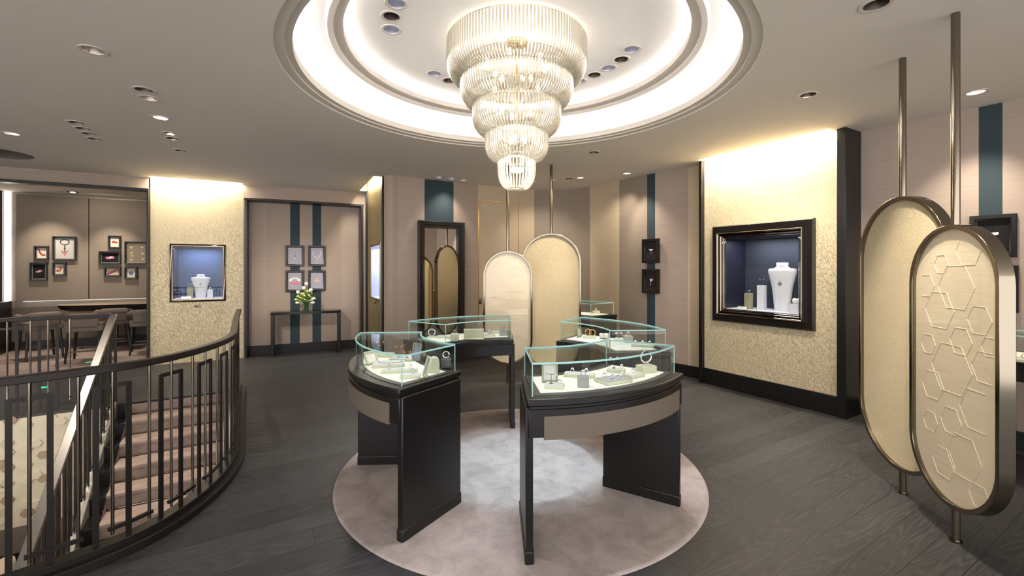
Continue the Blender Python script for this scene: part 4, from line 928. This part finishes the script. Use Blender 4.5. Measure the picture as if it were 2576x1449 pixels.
def picture(label, P, D_, nn, x0, x1, y0, y1, bg, kind, fw=.032, th=.035, grp=None, liner=None, pad=0.0):
    a, b_ = hit(x0, P, D_), hit(x1, P, D_); c = (a+b_)/2; w = (b_-a).length; zt = zat(y0, c.y); zb = zat(y1, c.y); h = zt-zb; rz = math.atan2(D_.y, D_.x)
    root = empty('framed_picture', (c.x+nn.x*(.001+pad), c.y+nn.y*(.001+pad), (zt+zb)/2), rz, label, 'picture', grp)
    s = 1 if Vector((D_[1], -D_[0])).dot(nn) > 0 else -1
    MB().rect(-w/2+fw, w/2-fw, -h/2+fw, h/2-fw, [(0, 0), (0, th*.5), (fw*.25, th*.62), (fw*.32, th), (fw-.005, th), (fw, th*.85), (fw, 0)], -s).build('frame', framem, root)
    if liner:
        mb = MB().rect(-w/2+fw+.012, w/2-fw-.012, -h/2+fw+.012, h/2-fw-.012, [(0, 0), (0, .018), (.012, .024), (.012, 0)], -s)
        mb.build('liner', liner, root)
    pr_ = MB().box((0, -s*.004, 0), (w-2*fw+.004, .008, h-2*fw+.004)).build('print', bg, root)
    mb = MB(); motif(mb, kind, w-2*fw, h-2*fw)
    if s < 0: mb.v = [(v[0], -v[1], v[2]) for v in mb.v]
    o = mb.build('artwork', ART, pr_); o.location = (0, -s*.009, 0)
g = 'jewel pictures above the console table'; Pb, Db = b0, (b1-b0).normalized()
picture('black framed lilac picture of three small drops, upper left above the console table', Pb, Db, n2_, 718, 765, 617, 670, greypaper, 'drops', .045, .04, g)
picture('black framed lilac picture of a white necklace, upper right above the console table', Pb, Db, n2_, 775, 819, 618, 670, greypaper, 'vneck', .045, .04, g)
picture('black framed lilac picture of a pink and white collar, lower left above the console table', Pb, Db, n2_, 718, 765, 680, 734, greypaper, 'collar', .045, .04, g)
picture('black framed lilac picture of a small butterfly, lower right above the console table', Pb, Db, n2_, 775, 819, 680, 731, greypaper, 'butterfly', .045, .04, g)
g = 'jewel pictures on the bar wall'; Pq = B0+nB*.085
for a in ((87, 124, 619, 654, paper, 'fan', 'picture of a red fan shaped jewel, left of the large necklace picture'), (133, 193, 595, 655, whitepaper, 'necklace', 'large picture of a necklace with red drops on the bar wall'),
          (76, 121, 660, 706, blackp, 'clasp', 'black picture of a pink and white clasp, lower left on the bar wall'), (133, 167, 660, 694, paper, 'slices', 'small picture of red fruit slices below the large necklace picture'),
          (272.5, 305, 593, 625, paper, 'lips', 'small picture of red lips, highest in the right cluster on the bar wall'), (249.5, 305, 632, 665, blackp, 'clasp', 'wide black picture of a pink clasp in the right cluster on the bar wall'),
          (314, 372, 608, 665, mat('bronze_print', (112, 100, 80), .3, .3), 'hexes', 'large bronze toned picture with hexagons at the right end of the bar wall'), (262.5, 305, 671, 696, peachm, 'feather', 'wide picture of a red and blue feather in the right cluster'),
          (314, 345.5, 671, 702, paper, 'star', 'small picture of a blue five petal flower in the right cluster')):
    picture(a[6], Pq, E1, nB, a[0], a[1], a[2], a[3], a[4], a[5], .03, .07, g, innerf)
i0 = next(i for i in range(len(seq)-1) if pxof(seq[i]) <= 1640 <= pxof(seq[i+1])); Pc = hit(1640, seq[i0], seq[i0+1]-seq[i0]); Dc = (seq[i0+1]-seq[i0]).normalized(); nc = nrm(Dc); nc = nc if nc.dot(-Pc) > 0 else -nc; Pc2 = Pc+nc*.02
g = 'black bird pictures on teal stripes'
picture('upper black framed bird brooch picture on the curved wall', Pc2, Dc, nc, 1618, 1660, 601, 662, plum, 'bird', .055, .05, g)
picture('lower black framed flower brooch picture on the curved wall', Pc2, Dc, nc, 1618, 1660, 677, 738, plum, 'birdb', .055, .05, g)
Dq = DQ.normalized(); nq = nrm(Dq); nq = nq if nq.dot(-Q0) > 0 else -nq
picture('upper black framed gold bird picture on the right wall behind the hexagon screen', Q0, Dq, nq, 2441, 2560, 541, 648, blackp, 'bird', .05, .04, g)
picture('lower black framed picture on the right wall mostly hidden by the hexagon screen', Q0, Dq, nq, 2441, 2564, 668, 783, blackp, 'birdb', .05, .04, g)

# ---------------- mirror, concealed door ----------------
Pm, Dm = Vector((-1.9, 7.43)), (Vector((-.637, 8.2))-Vector((-1.9, 7.43))).normalized(); nm_ = nrm(Dm)
a, b_ = hit(1050, Pm, Dm), hit(1165, Pm, Dm); c = (a+b_)/2; w = (b_-a).length; zt = zat(558, c.y); rz = math.atan2(Dm.y, Dm.x)
root = empty('standing_mirror', (c.x+nm_.x*.004, c.y+nm_.y*.004, 0), rz, 'tall wall mirror in a wide black frame left of the screens', 'mirror'); fw = .10; z0 = .2
MB().rect(-w/2+fw, w/2-fw, z0+fw, zt-fw, [(0, 0), (0, .03), (.03, .035), (.035, .06), (fw-.01, .075), (fw, .065), (fw, 0)], -1).build('frame', framem, root)
mg_ = MB().box((0, -.02, (zt+z0)/2), (w-2*fw+.01, .01, zt-z0-2*fw+.01)).build('mirror_glass', mirrorm, root)
mb = MB(); W_, H_ = w-2*fw, zt-z0-2*fw
for cx_, cz, sx_, sz in ((0, zt-fw-.012, W_, .024), (-W_/2+.012, (zt+z0)/2, .024, H_), (W_/2-.012, (zt+z0)/2, .024, H_)): mb.box((cx_, -.028, cz), (sx_, .006, sz))
mb.build('bevelled_edge', chrome, mg_, bevel=.003)
mb = MB(); P_, D_ = hit(1203, Vector((-.637, 8.2)), Vector((.687, .37))), Vector((.687, .37)).normalized(); Q_ = hit(1303, P_, D_); n_ = nrm(D_)
zt = zat(503, P_.y)
for p, q_ in ((P_, P_+D_*.008), (Q_, Q_+D_*.008)): mb.sweep([((p+n_*.004).x, (p+n_*.004).y, zt), ((q_+n_*.004).x, (q_+n_*.004).y, zt)], .006, zt-.17)
mb.sweep([((P_+n_*.004).x, (P_+n_*.004).y, zt), ((Q_+n_*.004).x, (Q_+n_*.004).y, zt)], .006, .008); o = mb.build('door_1', goldstruct); struct(o)
p = hit(1207, P_, D_)+n_*.02; o = MB().box((0, 0, 0), (.05, .02, .10), rz).build('door_latch', champ, loc=(p.x, p.y, zat(757, p.y)), bevel=.003); tag(o, 'small square metal latch on the concealed beige door beside the mirror', 'latch')

# ---------------- console table and flowers ----------------
cl, cr2 = Vector((-4.44, 8.25)), Vector((-3.42, 8.80)); dc = (cr2-cl).normalized(); c = (cl+cr2)/2; c = c-n2_*.11; w = (cr2-cl).length+.06; hT = .83
root = empty('console_table', (c.x, c.y, 0), math.atan2(D2.y, D2.x), 'slim black lacquered console table in the alcove below four pictures', 'table')
MB().box((0, 0, hT-.025), (w, .30, .05)).build('tabletop', mat('black_lacquer', (26, 24, 23), .15), root, bevel=.003)
for s in (-1, 1): MB().box((s*(w/2-.03), 0, (hT-.05)/2), (.055, .30, hT-.05)).build('leg', darkwood, root, bevel=.004)
T = Matrix.Rotation(math.atan2(D2.y, D2.x), 4, 'Z'); v = hit(772, Vector((c.x, c.y)), D2)
vase = empty('glass_vase', (v.x, v.y, hT), 0, 'clear glass vase with stems and water on the black console table', 'vase')
MB().lathe([(0, .002), (.066, .002), (.078, .17), (.074, .17), (.063, .01), (0, .01)], 28).build('glass', glassm, vase)
mb = MB()
for i in range(26): a = random.random()*6.28; r = random.random()*.045; mb.tube([(r*cos(a), r*sin(a), .012), (r*1.2*cos(a+.6), r*1.2*sin(a+.6), .165)], .006, 5)
mb.build('stems', mat('dark_stem', (52, 84, 40), .5), vase)
bq = empty('flower_bouquet', (v.x, v.y, hT+.16), 0, 'bouquet of white tulips and lime green blooms in the glass vase', 'flowers')
lf = MB()
for i in range(240):
    a = random.random()*6.28; r = .03+random.random()*.13; z = .0+random.random()*.2*(1-r*3); lw_ = .012+random.random()*.01; p = Vector((r*cos(a), r*sin(a), z)); d_ = Vector((cos(a), sin(a), .5+random.random())).normalized(); sd = d_.cross(Vector((0, 0, 1))).normalized()
    lf.add([p, p+d_*.03+sd*lw_, p+d_*.075, p+d_*.03-sd*lw_], [(0, 1, 2, 3)])
lf.build('leaves', leafm, bq)
def bloom(p, r, m_, tall):
    mb = MB(); mb.sph(p, r*.8, n=8, k=6, sc=(1, 1, 1.35 if tall else .8))
    for i in range(6):
        a = 2*pi*i/6; mb.sph((p[0]+r*.5*cos(a), p[1]+r*.5*sin(a), p[2]+(r*.15 if tall else 0)), r*.55, n=7, k=5, sc=(1, 1, 1.7 if tall else .9))
    mb.build('bloom', m_, bq)
for x, z, k, t in ((.02, .36, petal, 1), (-.03, .28, petal, 1), (.12, .24, petal, 1), (-.17, .20, petal, 1), (-.10, .10, petal, 0), (-.2, .06, lime, 0), (-.11, .04, lime, 0), (.0, .05, petal, 0), (.05, .04, lime, 0), (.13, .05, petal, 0), (.19, .08, petal, 0), (-.15, .12, lime, 0), (-.02, .13, petal, 0), (-.06, .17, lime, 0), (.06, .14, petal, 0), (.09, .11, lime, 0), (-.04, .08, lime, 0), (.16, .0, petal, 0), (-.17, .0, petal, 0), (.05, .22, lime, 0)):
    bloom((x*.85, -.05-.03*random.random(), z), .034 if t else .04, k, t)
mb = MB()
for x, z in ((.02, .33), (-.03, .25), (.12, .21), (-.17, .17), (.19, .06)): mb.tube([(0, 0, -.02), (x*.5, -.04, z*.5), (x*.85, -.06, z)], .004, 5)
mb.build('stalk', leafm, bq)

# ---------------- bar table and stools ----------------
bc = Vector((-7.55, 9.75)); root = empty('bar_table', (bc.x, bc.y, 0), math.atan2(E1.y, E1.x), 'long oval high table with pale top and dark edge in the bar room', 'table')
MB().lathe([(0, .93), (.985, .93), (1, .915)], 48, T=Matrix.Diagonal((1.75, .42, 1, 1))).build('tabletop', mat('pale_oak_top', (176, 158, 132), .3), root)
MB().lathe([(1.0, .915), (.97, .83), (.90, .79), (0, .79)], 48, T=Matrix.Diagonal((1.75, .42, 1, 1))).build('edge', darkwood, root)
[MB().box((q_, 0, .4), (.12, .3, .8)).build('table_leg', darkwood, root) for q_ in (-.9, .9)]
def stool(label, x, y, rz):
    r = empty('bar_stool', (x, y, 0), rz, label, 'stool', 'upholstered bar stools round the high table')
    MB().box((0, 0, .60), (.50, .50, .13)).build('seat', uphol, r, bevel=.03)
    MB().tube([(-.24, .24, .77), (-.25, -.1, .77), (-.17, -.25, .80), (0, -.28, .81), (.17, -.25, .80), (.25, -.1, .77), (.24, .24, .77)], .055, 10).build('arm_rest', uphol, r)
    MB().box((0, -.25, .74), (.40, .08, .25)).build('backrest', uphol, r, bevel=.03)
    for sx in (-1, 1):
        for sy in (-1, 1): MB().tube([(sx*.2, sy*.2, .56), (sx*.24, sy*.25, 0)], [.026, .016], 8).build('leg', darkwood, r)
    MB().box((0, .23, .2), (.44, .025, .025)).box((0, -.23, .2), (.44, .025, .025)).build('footrest', champ, r)
sa = math.atan2(E1.y, E1.x)
stool('upholstered bar stool with arms turned sideways, leftmost by the high table', -8.6, 8.12, sa+.5)
stool('upholstered bar stool seen squarely from behind in the middle of the bar room', -7.6, 7.98, sa)
stool('upholstered bar stool just right of the dark newel post, behind the stool seen from behind', -8.0, 8.95, sa+.2)
stool('upholstered bar stool half hidden behind the textured wall edge', -7.15, 8.72, sa+.1)
a = px(-30)+nB*.5; o = MB().box((0, 0, .5), (.9, .9, 1.0)).build('side_cabinet', darkwood, loc=(px(2).x+nB.x*.6-.25, px(2).y+nB.y*.6-.1, 0), rz=sa, bevel=.005); tag(o, 'dark cabinet at the far left edge of the bar room', 'cabinet')
for (x, y) in ((110, 975), (222, 912)):  # small emissive green slabs on the floor
    Y = EYE*F/(y-HY); o = MB().box((0, 0, .004), (.075, .02, .008)).build('green_floor_mark', green_e, loc=((x-HX)/F*Y, Y, .002), rz=sa); tag(o, 'small green glowing mark ' + ('on the dark floor by the far railing' if x < 200 else 'near the carpet edge behind the sloping handrail'), 'floor light')
pp = hit(183, Vector((-8.3, 9.3)), E1); o = empty('square_downlight', (pp.x, pp.y, CEIL), sa, 'small square recessed light in the bar room ceiling', 'ceiling light')
MB().box((0, 0, -.004), (.16, .16, .008)).build('trim_plate', darkwood, o); MB().box((0, 0, -.01), (.07, .07, .006)).build('lamp_lens', lensm, o)
# armchair on the lower level
ac = empty('armchair', (-5.2, 4.0, LZ), .55+pi, 'woven beige armchair back just visible at the lower left corner below the railing', 'chair')
wov = mat('woven_beige', (176, 162, 142), .9, 0, bump=((10, 10, 200), .6, .004))
MB().box((0, 0, .35), (.7, .7, .35)).build('seat', wov, ac, bevel=.06); MB().box((0, .32, .72), (.7, .16, .75)).build('backrest', wov, ac, bevel=.07)
for sx in (-1, 1):
    MB().box((sx*.36, 0, .5), (.14, .7, .5)).build('arm_rest', wov, ac, bevel=.05)
    for sy in (-1, 1): MB().box((sx*.3, sy*.28, .09), (.05, .05, .18)).build('leg', darkwood, ac)

# ---------------- lamps ----------------
for p, e in zip(ipos, 'cdccdcdcdc'):
    q_ = Vector((KX, KY))+(p-Vector((KX, KY))).normalized()*1.2
    spot((p.x, p.y, 3.59), (q_.x, q_.y, .9), 30, 56, .9, (.92, .95, 1), .03)
for a_ in (-100, -80, -60, -40): spot((CX+1.03*cos(R(a_)), CY+1.03*sin(R(a_)), 3.59), (CX+1.3*cos(R(a_)), CY+1.3*sin(R(a_)), .5), 28, 54, .8, (.92, .95, 1), .03)
for zz, e in ((3.45, 2.6), (3.3, 2.6), (3.05, 2.8), (2.8, 2.8), (2.6, 2.6), (2.46, 2)): point((CX, CY, zz), e, (1, .95, .88), .06)
def wash(px_, py_, tx, ty, tz, e, ang=60): p = cpt(px_, py_); spot((p.x, p.y, CEIL-.012), (tx, ty, tz), e, ang, 1.0, (1, .88, .72), .04)
wash(404, 296, -3.9, 8.7, 1.3, 150, 32); wash(427, 335, -5.56, 7.9, 1.2, 60, 70); wash(435, 348, -5.4, 7.9, .4, 30, 60)
wash(192, 308, -4.1, 4.7, -.6, 150, 50); wash(404, 296, -3.6, 4.4, -1, 110, 50); wash(362, 226, -3.3, 3.6, -.8, 60, 60)
wash(2033, 238, 3.25, 5.8, 1.1, 100, 70); wash(2204, 11, 2.6, 3.0, .9, 110, 60); wash(2455, 232, 4.4, 4.3, 1.6, 60, 70)
wash(1494, 383, .3, 6.6, 1.0, 90, 55); wash(1577, 436, 1.65, 8.1, 1.6, 30, 80); wash(1577, 436, 2.3, 7.2, 1.5, 40, 70)
wash(1136, 449, -1.3, 7.9, 1.2, 25, 90); wash(1390, 452.5, .5, 8.7, 1.6, 30, 90); wash(239, 349, -6.3, 6.8, .2, 30, 70); wash(192, 308, -5.8, 4.6, .0, 40, 80)
spot((.2, 7.9, 3.15), (.5, 6.7, 1.2), 60, 70, 1, (1, .9, .76), .04)
for tx in ((133, 1.75), (290, 1.6)):
    p = hit(tx[0], B0, E1); q_ = p+nB*1.0; spot((q_.x, q_.y, 3.1), (p.x, p.y, tx[1]), 55, 55, 1, (1, .88, .72), .02)
    spot((q_.x+nB.x*.6, q_.y+nB.y*.6, 3.1), (q_.x+nB.x*.5, q_.y+nB.y*.5, 0), 60, 80, 1, (1, .86, .72), .03)
spot((2.2, 2.3, 3.15), (2.72, 2.75, .9), 45, 40, .7, (1, .9, .76), .03); spot((2.35, 3.0, 3.15), (2.83, 3.25, .5), 45, 40, .7, (1, .9, .76), .03)
spot((.1, 5.6, 3.15), (-.05, 6.4, .9), 40, 40, .8, (1, .9, .76), .03); spot((.9, 5.7, 3.15), (.6, 6.6, .5), 45, 36, .8, (1, .9, .76), .03)
area((-5.2, 3.4, -.2), (-6.2, 4.6, -1.0), 1.2, .6, 2.5, (1, .88, .72))
